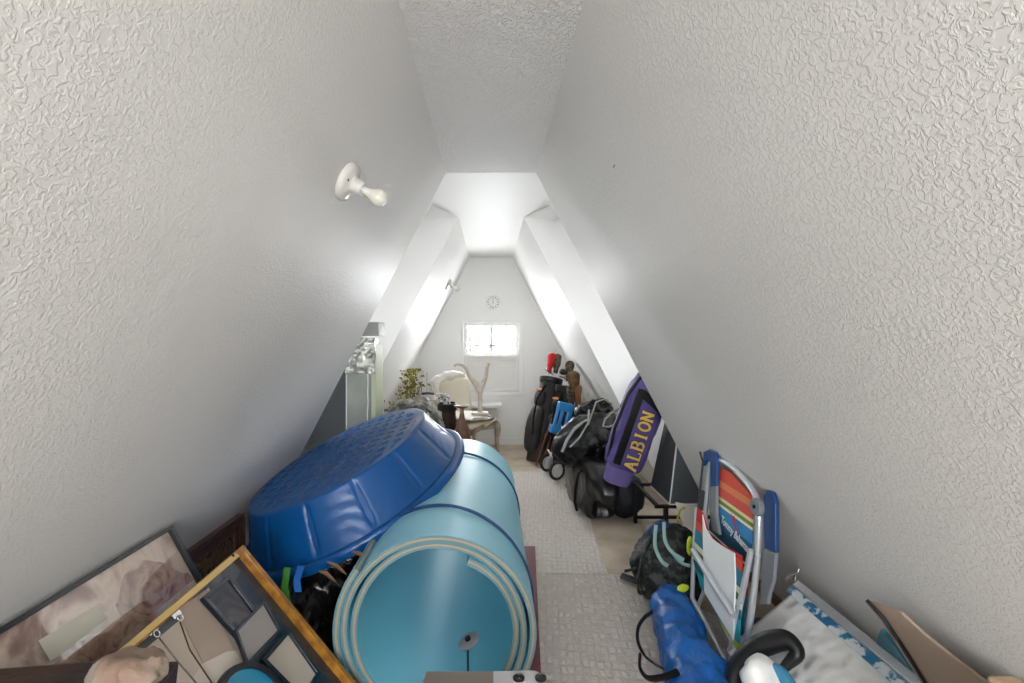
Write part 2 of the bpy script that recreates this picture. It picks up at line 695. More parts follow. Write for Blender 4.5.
M['carpet'] = carpet_mat('cream_berber', '#d6cec7', '#bdb3aa', .12)
M['carpet2'] = carpet_mat('pale_berber', '#dbd5ce', '#c6bdb5', .12)
q = MB().prism([(-.6, 2.705, 0), (.66, 2.705, 0), (.70, 3.3, 0), (.80, 4.0, 0), (.62, 4.7, 0), (-.6, 4.7, 0)], (0, 0, .012)).build('carpet', 'carpet2', bevel=.004)
tag(q, 'far piece of pale looped carpet on the floor past the crosswise seam', 'carpet', 'carpet pieces down the middle of the floor')
q = MB().prism([(-1.2, .4, 0), (1.25, .4, 0), (1.2, 2.15, 0), (.86, 2.55, 0), (.72, 2.695, 0), (-1.2, 2.695, 0)], (0, 0, .014)).build('carpet', 'carpet', bevel=.004)
tag(q, 'near piece of coarse cream looped carpet in front of the crosswise seam', 'carpet', 'carpet pieces down the middle of the floor')

M['maroon'] = mat('maroon_rubber', '#6a2030', .6, bump=(120, .001))
q = MB().prism([(-.55, 1.3, .014), (.155, 1.3, .014), (.277, 3.02, .014), (-.5, 3.05, .014)], (0, 0, .012)).build('floor_mat', 'maroon', bevel=.003)
tag(q, 'flat maroon floor mat sticking out under the rolled turquoise foam', 'mat')
RZ = .026

# ---------------------------------------------------------------- foam roll
M['foam_out'] = mat('turquoise_foam_outside', '#9bd4e6', .42, bump=(90, .0006), var=('#8ccade', 2.5, .4, .7))
M['foam_in'] = mat('turquoise_foam_inside', '#7fcfe4', .45, bump=(25, .0006))
M['foam_end'] = mat('cut_foam_edge', '#668a92', .8)
M['foam_core'] = mat('beige_foam_core', '#b09a7c', .8)
M['navy_cord'] = mat('navy_cord', '#123a68', .6)
RC = Vector((-.182, 0, RZ + .340))
yr0, yr1 = 1.60, 3.07
roll = thing('foam_mat_roll', (RC.x, (yr0 + yr1) / 2, RZ), 'big rolled up turquoise foam mat lying on the floor under the blue pool', 'foam mat')
mb = MB()
pitch, th = .0285, .0225
turns = 2.79
NS = 300
a_start = math.radians(66)
prev = None
vs = []
ysub = 3
for i in range(NS + 1):
    f = i / NS
    ang = a_start - f * turns * 2 * PI
    # every wrap a touch uneven
    r = .350 - pitch * turns * (1 - f) + .0025 * math.sin(3 * ang + f * 9)
    if f > .9:
        r = min(r, .353)
    bumpd = max(0, 1 - abs((f - .0) / .03)) * -.004
    for yy in (yr0 + .004 * math.sin(5 * f), yr1):
        for k in range(4):
            rr = r - th + th * (0, .36, .64, 1)[k] + (bumpd if k == 0 else 0)
            # the core sits a little proud of the two skins
            dy = 0
            vs.append((RC.x + rr * math.cos(ang), yy + dy, RC.z + rr * math.sin(ang)))
fs = []
ms = []
for i in range(NS):
    a = i * 8
    b = a + 8
    fs.append((a, a + 4, b + 4, b)); ms.append(1)          # inner skin
    fs.append((a + 3, b + 3, b + 7, a + 7)); ms.append(0)  # outer skin
    for k in range(3):
        fs.append((a + k, b + k, b + k + 1, a + k + 1)); ms.append(3 if k == 1 else 2)
        fs.append((a + 4 + k, a + 5 + k, b + 5 + k, b + 4 + k)); ms.append(3 if k == 1 else 2)
for k in range(3):
    fs.append((k, k + 1, k + 5, k + 4)); ms.append(3 if k == 1 else 1)
    e = NS * 8
    fs.append((e + k, e + k + 4, e + k + 5, e + k + 1)); ms.append(3 if k == 1 else 2)
mb.add(vs, fs)
mb.m = ms
mb.build('foam_sheet', ['foam_out', 'foam_in', 'foam_end', 'foam_core'], roll, smooth=True)
for yy, sk in ((1.86, .05), (2.68, .02)):
    pts = []
    for i in range(61):
        a = math.radians(150) - math.radians(210) * i / 60
        rem = ((142 - math.degrees(a)) / 360 + (1 if a > math.radians(141) else 0))
        rem = ((142 + 360 - 0) - 0) and (1 - (142 - math.degrees(a)) / 360 if math.degrees(a) < 142 else 0)
        rr = .350 - .0285 * max(0, min(1, rem)) + .005
        pts.append((RC.x + rr * math.cos(a), yy + sk * math.cos(a) * -1.2, RC.z + rr * math.sin(a)))
    MB().tube(pts, .006, 6).build('strap', 'navy_cord', roll, smooth=True)
# pen scribble inside the roll
M['ink'] = mat('dark_teal_ink', '#175b73', .7)
pts = []
for i in range(60):
    f = i / 59
    yy = 2.0 + f * .62 + .012 * math.sin(f * 70)
    xx = RC.x + .0 + .02 * math.sin(f * 7) + (.012 * math.cos(f * 60) if .4 < f < .7 else 0)
    rr = .267
    pts.append((xx, yy, RC.z - math.sqrt(rr ** 2 - (xx - RC.x) ** 2) + .0002))
MB().tube(pts, .0014, 5).build('pen_mark', 'ink', roll)

# small disc on a stem in front of the roll
pin = thing('round_headed_stake', at(468, 700, 1.50), 'small round silver disc on a thin dark stem in the mouth of the foam roll', 'stake')
p = at(469, 641, 1.5)
MB().tube([(p.x, 1.5, 0.028), (p.x - .004, 1.5, p.z - .006)], .0035, 8).build('stem', mat('dark_stem', '#1d4c60', .4, .4), pin, smooth=True)
X = Matrix.Translation(p) @ Euler((math.radians(6), math.radians(-24), 0)).to_matrix().to_4x4()
MB().lathe([(.0, -.003), (.034, -.002), (.036, .002), (.030, .005), (.012, .006), (0, .006)], X, 28).build('disc', mat('worn_silver', '#b9b7bd', .35, .6, bump=(80, .003)), pin, smooth=True)
MB().lathe([(.0, .004), (.0095, .005), (.0095, .013), (.004, .016), (0, .016)], X, 16).build('knob', 'black_metal', pin, smooth=True)

# ---------------------------------------------------------------- blue wading pool, upside down and tilted
M['pool'] = mat('glossy_blue_plastic', '#034c8c', .3, bump=(14, .0015, 2), coat=.1, var=('#034378', 2.4, .4, .65))
pc = Vector((-.660, 2.398, .592))
pn = Vector((-.47, -.169, 1.085)).normalized()
pa = Vector((0, 1, 0)).cross(pn).normalized()
pb = pn.cross(pa)
rot = 1.512
PX = Matrix.Identity(4)
a2 = pa * math.cos(rot) + pb * math.sin(rot)
b2 = -pa * math.sin(rot) + pb * math.cos(rot)
for i, c in enumerate((a2, b2, pn)):
    for j in range(3):
        PX[j][i] = c[j]
PX.translation = pc
R1, R2, HP, ASP = .578, .488, .198, .914
pool = thing('wading_pool', tuple(pc), 'blue moulded plastic wading pool tipped upside down over the foam roll', 'pool')


def scales(x, y):
    p = .072
    row = math.floor(y / p)
    u = (x / p + .5 * (row % 2)) % 1 - .5
    v = (y / p) % 1
    d = math.sqrt(u * u + v * v)
    return .0065 * math.exp(-((d - .5) / .13) ** 2) + .002 * (1 - v)


NA = 420
prof = []   # (radius factor list) base rows, side rows, rim rows
rows = []
for i in range(1, 100):
    rows.append(('base', i / 100))
for i in range(0, 17):
    rows.append(('side', i / 16))
for r_, z_ in ((.588, .004), (.604, .005), (.613, -.002), (.615, -.016), (.612, -.034), (.606, -.034), (.60, -.012), (.58, -.008)):
    rows.append(('rim', (r_, z_)))
for i in range(1, 9):
    rows.append(('in', i / 8))
verts = []
for kind, t in rows:
    for k in range(NA):
        an = 2 * PI * k / NA
        c, s_ = math.cos(an), math.sin(an)
        NP = 14
        ph = (an / (2 * PI) * NP) % 1
        groove = math.exp(-((min(ph, 1 - ph)) / .045) ** 2)
        if kind == 'base':
            r = R2 * .975 * t
            x, y = r * c, r * s_ * ASP
            z = HP + (scales(x, y) if t < .93 else 0) * min(1, (.95 - t) * 18 if t < .95 else 0) + .006 * noise.noise(Vector((x * 5, y * 5, 0)))
        elif kind == 'side':
            # rounded shoulder, then the wall flares out to the rim
            if t < .12:
                f = t / .12
                r = R2 * (.975 + .025 * math.sin(f * PI / 2))
                z = HP - .011 * (1 - math.cos(f * PI / 2))
            else:
                f = (t - .12) / .88
                r = R2 + (R1 - R2) * f ** 1.1
                z = HP - .011 - (HP - .011) * f
                swirl = math.sin(30 * (math.hypot(ph - .5, (f - 1.1) * .9)))
                r += (.0016 * swirl * min(1, f * 4) * min(1, (1 - f) * 4)) * (1 - groove)
            r -= .012 * groove * min(1, t * 3) * min(1, (1 - t) * 6 + .1)
            x, y = r * c, r * s_ * ASP
        elif kind == 'rim':
            r, z = t
            x, y = r * c, r * s_ * ASP
        else:
            r = (R1 - .006) + (R2 - R1) * t
            z = -.004 + (HP - .012) * t
            x, y = r * c, r * s_ * ASP
        verts.append(PX @ Vector((x, y, z)))
nr = len(rows)
fs = []
for i in range(nr - 1):
    for k in range(NA):
        l = (k + 1) % NA
        fs.append((i * NA + k, i * NA + l, (i + 1) * NA + l, (i + 1) * NA + k))
top = len(verts)
verts.append(PX @ Vector((0, 0, HP)))
verts.append(PX @ Vector((0, 0, HP - .016)))
for k in range(NA):
    l = (k + 1) % NA
    fs.append((k, l, top))
    fs.append(((nr - 1) * NA + k, (nr - 1) * NA + l, top + 1))
MB().add(verts, fs[:]).build('pool_shell', 'pool', pool, smooth=True)

# crumpled plastic sheeting bunched behind the high end of the pool
M['crumple'] = mat('crumpled_grey_sheeting', '#a9a79c', .3, bump=(30, .01), var=('#6f6a5c', 14, .4, .6), coat=.4)
q = MB().loft([(at(384, 410, 3.12), .01, .01), (at(392, 408, 3.12), .04, .035), (at(405, 405, 3.1), .06, .045), (at(420, 403, 3.08), .06, .04), (at(432, 409, 3.06), .045, .035),
               (at(441, 421, 3.02), .03, .022), (at(448, 436, 2.98), .01, .01)], amp=.035, ns=15, sub=9, seg=40).build('plastic_sheet', 'crumple', smooth=True)
tag(q, 'crumpled greyish plastic sheeting bunched at the high end of the blue pool', 'plastic sheet')

# black crumpled bag under the pool
M['bin_bag'] = mat('black_bin_liner', '#0d0c0d', .28, bump=(22, .012), var=('#1a1512', 9, .45, .65))
q = MB().loft([((-.68, 1.62, .20), .02, .02), ((-.69, 1.68, .22), .09, .15), ((-.71, 1.82, .245), .12, .20), ((-.78, 2.02, .235), .15, .19), ((-.82, 2.3, .19), .17, .15), ((-.80, 2.7, .18), .17, .15),
               ((-.75, 2.95, .14), .03, .03)], amp=.045, ns=7, seed=3, seg=56, sub=10, side=(1, 0, 0)).build('refuse_bag', 'bin_bag', smooth=True)
tag(q, 'crumpled black plastic bag on the floor under the blue pool', 'bag')
# brown leaf-like scraps poking from it
M['scrap'] = mat('brown_scrap', '#6d5340', .8)
for i, (a, b, lb) in enumerate((((327, 562), (347, 575), 'longest curled brown leaf, in the middle of the three on the black bag'), ((318, 571), (336, 582), 'curled brown leaf nearest the green strap on the black bag'), ((352, 552), (366, 560), 'small brown leaf nearest the foam roll on the black bag'))):
    p0 = at(*a, 1.72)
    p1 = at(*b, 1.70)
    m0 = (p0 + p1) / 2 + Vector((.0, -.004, .012))
    q = MB().tube([p0, p0 * .6 + m0 * .4, m0, p1 * .6 + m0 * .4, p1], [.0015, .006, .009, .006, .001], 8, flat=.5).build('dry_leaf', 'scrap', smooth=True)
    tag(q, lb, 'leaf', 'dry leaves on the black bag')
M['green'] = mat('lime_webbing', '#3f8f2e', .6)
M['blue_web'] = mat('blue_webbing', '#1a62b0', .5)
for nm, mt, a, b, lab in (('webbing_strap', 'green', (287, 568), (288, 607), 'lime green strap hanging down from under the pool rim'),
                          ('webbing_strap', 'blue_web', (301, 566), (298, 592), 'bright blue strap end hanging under the pool rim beside a green one')):
    p0 = at(*a, 1.74)
    p1 = at(*b, 1.66)
    q = MB()
    d = Vector((.012, 0, 0))
    pts = [p0, (p0 + p1) / 2 + Vector((-.006, -.01, 0)), p1]
    for i in range(2):
        A, B = pts[i], pts[i + 1]
        q.hexa([A - d, A + d, A + d + Vector((0, .004, 0)), A - d + Vector((0, .004, 0))], [B - d, B + d, B + d + Vector((0, .004, 0)), B - d + Vector((0, .004, 0))])
    q = q.build(nm, mt)
    tag(q, lab, 'strap')

# ---------------------------------------------------------------- picture frames on the left


def picture(name, label, o, ex, ey, w, h, fw, fd, frame_mat, face_mat, mat_border=None, steps=1, glass=True, group=None, cat='picture'):
    """o = top left corner, ex along the top, ey down; the face looks along ex x ey reversed"""
    ex = Vector(ex).normalized()
    ey = Vector(ey)
    ey = (ey - ex * ey.dot(ex)).normalized()
    n = ex.cross(ey)       # towards the viewer
    X = Matrix.Identity(4)
    for i, c in enumerate((ex, ey, n)):
        for j in range(3):
            X[j][i] = c[j]
    X.translation = Vector(o)
    t = thing(name, Vector(o) + ey * h + ex * w / 2, label, cat, group)
    f = MB()
    for s in range(steps):
        a = fw * s / steps
        b = fw * (s + 1) / steps
        d = fd * (1 - .35 * s / max(1, steps)) if steps > 1 else fd
        if steps > 1 and s % 2:
            d *= .72
        for (x0, x1, y0, y1) in ((a, w - a, a, b), (a, w - a, h - b, h - a), (a, b, b, h - b), (w - b, w - a, b, h - b)):
            f.box((x0, y0, -.01), (x1, y1, d), X)
    f.build('frame', frame_mat, t, bevel=.0015)
    MB().box((fw * .6, fw * .6, -.008), (w - fw * .6, h - fw * .6, .002), X).build('print', face_mat, t)
    if mat_border:
        g = MB()
        a, b = fw, fw + mat_border[0]
        for (x0, x1, y0, y1) in ((a, w - a, a, b), (a, w - a, h - b, h - a), (a, b, b, h - b), (w - b, w - a, b, h - b)):
            g.box((x0, y0, .002), (x1, y1, .004), X)
        g.build('mount', mat_border[1], t)
    if glass:
        MB().box((fw * .7, fw * .7, .006), (w - fw * .7, h - fw * .7, .008), X).build('glass_pane', 'picture_glass', t)
    return t, X


M['print_a'] = painting('sepia_print', ['#6a4a40', '#8c6a5c', '#b79c88', '#cdb9a4', '#b9a18e', '#93776a'], 4.2, 2.2)
M['print_b'] = painting('brown_engraving', ['#2c1b12', '#6b4d33', '#a98a66', '#4c3323', '#8b6c4d'], 14, 2.5)
M['black_frame'] = mat('black_green_lacquer', '#141b1c', .3, coat=.3)
M['maroon_frame'] = mat('dark_maroon_moulding', '#5f423c', .3, coat=.4)
wd = Vector((.515, 0, -1)).normalized()       # down the left wall
# large print: top edge along the wall towards the camera
c0 = wallpt(168, 527, .012)
big, BX = picture('framed_print', 'large black framed sepia print leaning on the wall at the near left', c0 + Vector((-.0, 0, .0)), (0, -1, 0), (.56, 0, -1), .62, .82, .013, .018, 'black_frame', 'print_a', cat='picture')
# reflection painted as a pale sheet on it: corners read on the print's plane
pn_ = BX.to_3x3() @ Vector((0, 0, 1))
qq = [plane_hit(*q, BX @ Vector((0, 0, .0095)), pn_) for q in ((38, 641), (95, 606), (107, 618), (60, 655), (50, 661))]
M['reflection'] = mat('painted_reflection', '#d3d0bf', .7)
q = MB().prism(qq, pn_ * .001).build('reflection_sheet', 'reflection')
tag(q, 'long pale painted reflection on the glass of the large sepia print', 'reflection')
# darker cluster of figures in the print
M['fig'] = painting('print_figures', ['#6a453c', '#9a7565', '#b89c86', '#77544a'], 9, 2.5)


def patch(name, poly, X, material, parent, z0=.0022, th_=.0008, rnd=3):
    n = X.to_3x3() @ Vector((0, 0, 1))
    P = [plane_hit(*q, X @ Vector((0, 0, z0)), n) for q in poly]
    out = []
    k = len(P)
    for i in range(k):      # Chaikin rounding
        a, b = P[i], P[(i + 1) % k]
        out += [a * .75 + b * .25, a * .5 + b * .5, a * .25 + b * .75]
    out = [v + (X.to_3x3() @ Vector((noise.noise(v * 30), noise.noise(v * 30 + Vector((5, 5, 5))), 0))) * .022 for v in out]
    return MB().prism(out, n * th_).build(name, material, parent)


patch('printed_figures', [(118, 590), (128, 570), (150, 560), (165, 562), (186, 575), (192, 582), (150, 615), (128, 632), (118, 615)], BX, 'fig', big)
patch('printed_ground', [(50, 668), (66, 655), (100, 628), (135, 624), (120, 645), (100, 662)], BX, 'fig', big)

c1_ = wallpt(240, 513, .006)
mar, MX = picture('framed_print', 'smaller dark maroon framed brown engraving between the black frame and the pool', c1_, (0, -1, 0), (.03, 0, -1), .5, .48, .055, .022, 'maroon_frame', 'print_b', (.012, mat('cream_slip', '#a5937b', .8)), steps=5)

# pine frame in front
pc0 = Vector((-.822, 1.555, .662))
pine, PXF = picture('pine_frame', 'golden pine frame leaning on the pictures in front of the black bag', pc0, (0, -1, 0), (.35, 0, -.427), .60, .835, .02, .026, 'pine', mat('navy_backing', '#1a2433', .25, var=('#2c3a44', 5, .4, .6), coat=.5), glass=False, cat='picture frame')
for o_ in pine.children:
    if o_.name.startswith('frame'):
        o_.data.materials.append(M['pine_edge'])
pnn = PXF.to_3x3() @ Vector((0, 0, 1))
M['cream_card'] = mat('cream_card', '#cfc0b0', .7, var=('#c4b3a3', 3, .4, .6))
M['cream_light'] = mat('pale_card', '#dcd2c4', .7)
M['beige_card'] = mat('beige_card', '#b8a697', .7)
M['grey_trim'] = mat('grey_liner', '#5d6669', .6)
M['ivory'] = mat('ivory_card', '#c9bfb0', .65)


def slab(name, poly, z, th_, material, parent=None, X=PXF):
    n = X.to_3x3() @ Vector((0, 0, 1))
    P = [plane_hit(*q, X @ Vector((0, 0, z)), n) for q in poly]
    return MB().prism(P, n * th_).build(name, material, parent)


slab('liner', [(124, 655), (202, 592), (206, 598), (132, 660)], .003, .006, 'grey_trim', pine)
slab('backing_card', [(128, 683), (133, 659), (208, 588), (241, 655), (228, 683)], .004, .003, 'cream_card', pine)
slab('paper_flap', [(176, 610), (206, 590), (234, 650), (205, 668)], .0085, .0015, 'beige_card', pine)
slab('paper_corner', [(202, 664), (226, 652), (254, 648), (232, 683), (190, 683)], .011, .001, 'cream_light', pine)
slab('pale_edge', [(112, 656), (235, 553), (240, 556), (118, 659)], .0262, .0012, 'pine_edge', pine)
M['wire'] = mat('hanging_wire', '#5a524a', .4, .7)
for a, b, c in (((156, 634), (178, 662), (196, 683)), ((180, 622), (190, 650), (212, 683))):
    pts = [plane_hit(*q, PXF @ Vector((0, 0, .016)), pnn) for q in (a, b, c)]
    MB().tube(pts, .0018, 6).build('hanging_wire', 'wire', pine)
for a in ((152, 631), (176, 615)):
    p = plane_hit(*a, PXF @ Vector((0, 0, .014)), pnn)
    X = PXF.copy()
    X.translation = p
    h_ = MB().box((-.014, -.006, 0), (.014, .006, .003), X)
    h_.tube([X @ Vector((.008 * math.cos(t_ * PI / 6), .012 + .008 * math.sin(t_ * PI / 6), .004)) for t_ in range(12)], .0016, 6, closed=True)
    h_.build('hanger', 'chrome', pine)
p = plane_hit(233, 555.5, PXF @ Vector((0, 0, .0275)), pnn)
X = PXF.copy()
X.translation = p
MB().lathe([(0, 0), (.005, 0), (.004, .002), (0, .002)], X, 12).build('screw', 'black_metal', pine)

# thin dark frames lying inside the pine one


def bars_frame(name, label, outer, width, z, dep, fmat, content, cz=None):
    """a small picture given by its four corners as they lie on the pine frame"""
    P = [plane_hit(*q, PXF @ Vector((0, 0, z)), pnn) for q in outer]
    c = sum(P, Vector()) / 4
    t = thing(name, c, label, 'picture', None)
    inner = []
    for i in range(4):
        a, b, d = P[i], P[(i + 1) % 4], P[(i - 1) % 4]
        inner.append(a + (b - a).normalized() * width + (d - a).normalized() * width)
    f = MB()
    for i in range(4):
        j = (i + 1) % 4
        f.hexa([P[i], P[j], inner[j], inner[i]], [x + pnn * dep for x in (P[i], P[j], inner[j], inner[i])])
    f.build('frame', fmat, t, bevel=.001)
    MB().prism([x + pnn * .001 for x in inner], pnn * (dep * .35)).build('print', content, t)
    return t


M['navy_frame'] = mat('navy_black_frame', '#10202e', .25, coat=.4)
M['photo_dark'] = painting('grey_photo', ['#2a2c34', '#4b4a50', '#6b6461', '#35343c'], 9, 1.5)
bars_frame('photo_frame', 'narrow black framed dark grey photo lying in the corner of the pine frame', [(199, 600), (226, 577), (262, 625), (244, 650)], .012, .012, .014, 'navy_frame', 'photo_dark')
bars_frame('photo_frame', 'black frame round a plain ivory card lying inside the pine frame', [(258, 662), (286, 630), (318, 676), (300, 705)], .013, .012, .014, 'navy_frame', 'ivory')
bars_frame('photo_frame', 'black frame with a pale grey card between the photo and the ivory card', [(233, 632), (262, 602), (279, 632), (245, 668)], .008, .028, .01, 'navy_frame', mat('pale_grey_card', '#a39c97', .6))

# teal lid with a black rim resting low on the pine frame
p = plane_hit(252, 713, PXF @ Vector((0, 0, .06)), pnn)
X = PXF.copy()
X.translation = p
lid = thing('round_tin', p, 'round teal tin with a black rim at the bottom edge beside the pine frame', 'tin')
MB().lathe([(0, -.004), (.098, -.004), (.098, .008), (0, .010)], X, 48).build('lid_face', mat('teal_plastic', '#1f86a8', .3), lid, smooth=True)
MB().lathe([(.096, -.01), (.112, -.01), (.116, .0), (.112, .014), (.098, .014), (.096, .0), (.096, -.01)], X, 48).build('lid_rim', 'black_metal', lid, smooth=True)

# brown leather trunk edge and the cloth on it
ybase = .93
trunk = thing('trunk', (-.9, .7, 0), 'dark brown leather covered trunk at the bottom left corner', 'trunk')
M['leather'] = mat('brown_leather', '#3a2216', .45, bump=(60, .002), var=('#23130c', 8, .4, .6))
a = at(-40, 671, ybase)
b = at(128, 658, ybase)
tz0, tz1 = a.z, b.z
tb = MB()
tb.hexa([(a.x, ybase, 0), (b.x, ybase, 0), (b.x, .45, 0), (a.x, .45, 0)], [(a.x, ybase, tz0 - .035), (b.x, ybase, tz1 - .03), (b.x, .45, tz1 - .03), (a.x, .45, tz0 - .035)])
tb.build('trunk_body', 'leather', trunk, bevel=.012)
tb = MB()
tb.hexa([(a.x, ybase + .006, tz0 - .035), (b.x + .006, ybase + .006, tz1 - .03), (b.x + .006, .44, tz1 - .03), (a.x, .44, tz0 - .035)],
        [(a.x, ybase + .006, tz0), (b.x + .006, ybase + .006, tz1), (b.x + .006, .44, tz1), (a.x, .44, tz0)])
tb.build('trunk_lid', 'leather', trunk, bevel=.01)
M['cloth'] = mat('beige_cloth', '#91877a', .85, bump=(30, .006), var=('#8a7363', 8, .4, .6))
q = MB().loft([(at(98, 692, .86), .01, .01), (at(104, 684, .86), .035, .03), (at(118, 672, .85), .05, .04), (at(134, 666, .84), .05, .035), (at(147, 668, .83), .04, .03), (at(156, 682, .82), .02, .02)], amp=.016, ns=13, seed=5, seg=64, sub=14).build('folded_cloth', 'cloth', smooth=True)
tag(q, 'crumpled beige cloth on the corner of the brown leather trunk', 'cloth')
M['plum'] = mat('dark_plum_cover', '#3b2f35', .6)
q = MB().box((-.028, -.05, -.62), (.028, .04, 0), xf(at(152, 676, .84), (0, .1, .2))).build('notebook', 'plum', bevel=.004)
tag(q, 'dark plum covered book standing beside the beige cloth', 'book')

# pale grey plastic carry board with two round holes, bottom centre
M['grey_plastic'] = mat('pale_grey_plastic', '#a9a9ab', .35, coat=.3)
M['brown_lam'] = mat('brown_laminate', '#6b625a', .4)
yb = 1.02
L0 = at(418, 679, yb)
L1 = at(548, 685, yb)
brd = thing('carry_board', ((L0.x + L1.x) / 2, yb, 0), 'pale grey plastic board with two round holes standing in front of the foam roll', 'board')
bz = L1.z
x0, x1 = L0.x, L1.x
outline = []
for (cx_, cz_, a0, a1) in ((x1 - .03, bz - .03, 0, 90), (x0 + .03, bz - .035, 90, 180)):
    for k in range(7):
        t_ = math.radians(a0 + (a1 - a0) * k / 6)
        outline.append((cx_ + .03 * math.cos(t_), cz_ + .03 * math.sin(t_)))
outline += [(x0, .0), (x1, .0)]
bm_ = MB()
bm_.xz(outline, yb, yb + .05)
bo = bm_.build('board', ['grey_plastic'], brd, bevel=.008)
hx = [at(533 - 0, 683, yb).x - .034, at(533, 683, yb).x + .012]
for px_ in (519, 541):
    c = at(px_, 682, yb + .012)
    MB().lathe([(.0, 0), (.0125, 0), (.013, .0025), (.0105, .003), (.0095, .001), (0, .001)], xf((c.x, yb + .020, bz - .0005)), 24).build('hole_ring', 'black_metal', brd, smooth=True)
MB().box((x0 + .012, yb + .003, bz - .001), (x0 + .16, yb + .040, bz + .0015)).build('brown_inlay', 'brown_lam', brd, bevel=.001)

# ---------------------------------------------------------------- lamp holders


def lampholder(label, p, n, s=1.0):
    n = Vector(n).normalized()
    X = frame_of(p, n.cross(Vector((0, 1, 0))), Vector((0, 1, 0)))
    if (X.to_3x3() @ Vector((0, 0, 1))).dot(n) < 0:
        X = X @ Euler((PI, 0, 0)).to_matrix().to_4x4()
    X = X @ Matrix.Scale(s, 4)
    t = thing('lampholder', p, label, 'light fixture', 'bare bulb lampholders on the left slope')
    MB().lathe([(.0, 0), (.066, 0), (.067, .006), (.064, .016), (.052, .022), (.034, .026), (.027, .034), (.0245, .060), (.021, .063), (.0, .063)], X, 40).build('ceramic_base', 'porcelain', t, smooth=True)
    for sx in (-1, 1):
        MB().lathe([(0, .020), (.006, .021), (.005, .0245), (0, .025)], X @ xf((0, sx * .043, 0)), 12).build('screw', 'dark_grey', t, smooth=True)
    MB().lathe([(0, .060), (.0145, .060), (.0145, .072), (.012, .073), (0, .073)], X, 24).build('screw_collar', 'silver', t, smooth=True)
    b = []
    for k in range(15):
        z = .068 + .085 * k / 14
        f = k / 14
        r = .0135 + .0165 * (1 / (1 + math.exp(-(f - .38) * 12)))
        if f > .62:
            u = (f - .62) / .38
            r = .0295 * math.sqrt(max(0, 1 - u * u))
        b.append((max(r, .0001), z))
    MB().lathe(b, X, 32).build('bulb', 'bulb', t, smooth=True)
    return t


nl = Vector((1, 0, -.515))
lampholder('white porcelain lampholder with an unlit bulb on the near left slope', wallpt(346, 181), nl, 1.0)
lampholder('small white lampholder with a bulb on the far left slope near the window', Vector((-.0896 * 5.2, 5.2, EYE + .104 * 5.2)), nl, .95)

# dark nail mark on the right slope
p = wallpt(616, 167)
q = MB().tube([p + Vector((-.008, .0, -.001)), p + Vector((-.012, -.012, -.004)), p + Vector((-.010, -.022, -.001))], .0016, 6).build('bent_nail', 'dark_grey')
tag(q, 'tiny bent nail sticking out of the right slope', 'nail')

# ---------------------------------------------------------------- round dial on the end wall
ck = thing('wall_clock', (0.025, Y3, 1.753), 'small round white clock with grey tick marks above the window', 'clock')
X = xf((0.025, Y3, 1.753), (PI / 2, 0, 0))
MB().lathe([(0, 0), (.088, 0), (.09, .01), (.086, .016), (.08, .012), (0, .012)], X, 40).build('clock_body', 'white_trim', ck, smooth=True)
mm = mat('grey_print', '#8d8f90', .6)
tk = MB()
for k in range(12):
    tk.box((-.0055, .052, .0125), (.0055, .074, .014), X @ Euler((0, 0, k * PI / 6)).to_matrix().to_4x4())
tk.build('tick_marks', mm, ck)
MB().box((-.004, -.03, .0125), (.004, .05, .0145), X).build('clock_hand', mm, ck)

# ---------------------------------------------------------------- plastic wrapped panel and dark panel in the left recess
pan = thing('wrapped_panel', (-.80, 3.15, 0), 'tall grey panel wrapped in clear crinkled plastic standing in the left recess', 'panel')
M['pane_grey'] = mat('grey_green_panel', '#8b9089', .25, coat=.5, var=('#a3a89c', 2.2, .42, .6))
M['panel_edge'] = mat('pale_green_edge', '#b8c1a2', .5)
M['film'] = mat('crinkled_clear_film', '#c4c6be', .14, .55, bump=(11, .09, 2), coat=.8, var=('#7e807a', 9, .45, .6))
yA = 3.06
pl = at(346, 377, yA)
pr = at(371, 377, yA)
zt = at(350, 372, yA).z
MB().box((pl.x, yA, 0), (pr.x, yA + .22, zt)).build('panel_face', 'pane_grey', pan, bevel=.004)
MB().box((pr.x, yA + .002, 0), (pr.x + .03, yA + .21, zt + .18)).build('panel_side', 'panel_edge', pan, bevel=.004)
g = MB()
zt2 = at(350, 336, yA).z
nx, nz = 22, 18
vv = []
for j in range(nz + 1):
    for i in range(nx + 1):
        x = pl.x - .0 + (pr.x + .03 - pl.x) * i / nx
        z = zt - .01 + (zt2 - zt) * j / nz
        vv.append((x, yA - .012 + .03 * noise.noise(Vector((x * 16, z * 14, 2))), z))
g.add(vv, [(j * (nx + 1) + i, j * (nx + 1) + i + 1, (j + 1) * (nx + 1) + i + 1, (j + 1) * (nx + 1) + i) for j in range(nz) for i in range(nx)])
o_ = g.build('plastic_film', 'film', pan, smooth=True)
so = o_.modifiers.new('thick', 'SOLIDIFY')
so.thickness = .004
MB().box((pl.x, yA + .03, zt), (pr.x, yA + .2, zt2 - .02)).build('panel_top', 'pane_grey', pan, bevel=.004)
cap = MB()
t0, t1 = zt2, at(350, 322, yA).z
cap.hexa([(pl.x, yA, t0), (pr.x + .05, yA, t0), (pr.x + .05, yA + .2, t0), (pl.x, yA + .2, t0)], [(pl.x + .02, yA + .01, t1), (pr.x + .045, yA + .01, t1), (pr.x + .045, yA + .19, t1), (pl.x + .02, yA + .19, t1)])
cap.build('grey_cap', mat('grey_cap', '#8a8b88', .4, bump=(20, .01)), pan, bevel=.006)
g = MB()
g.tube([(pl.x + .003, yA - .002, 0), (pl.x + .003, yA - .002, zt), (pr.x, yA - .002, zt)], .0035, 6)
pts = [(pr.x - .02 + .012 * noise.noise(Vector((0, 0, z * 9))), yA - .003, z) for z in [zt * k / 30 for k in range(31)]]
g.tube(pts, .003, 6)
g.build('film_seam', 'white_piping', pan)

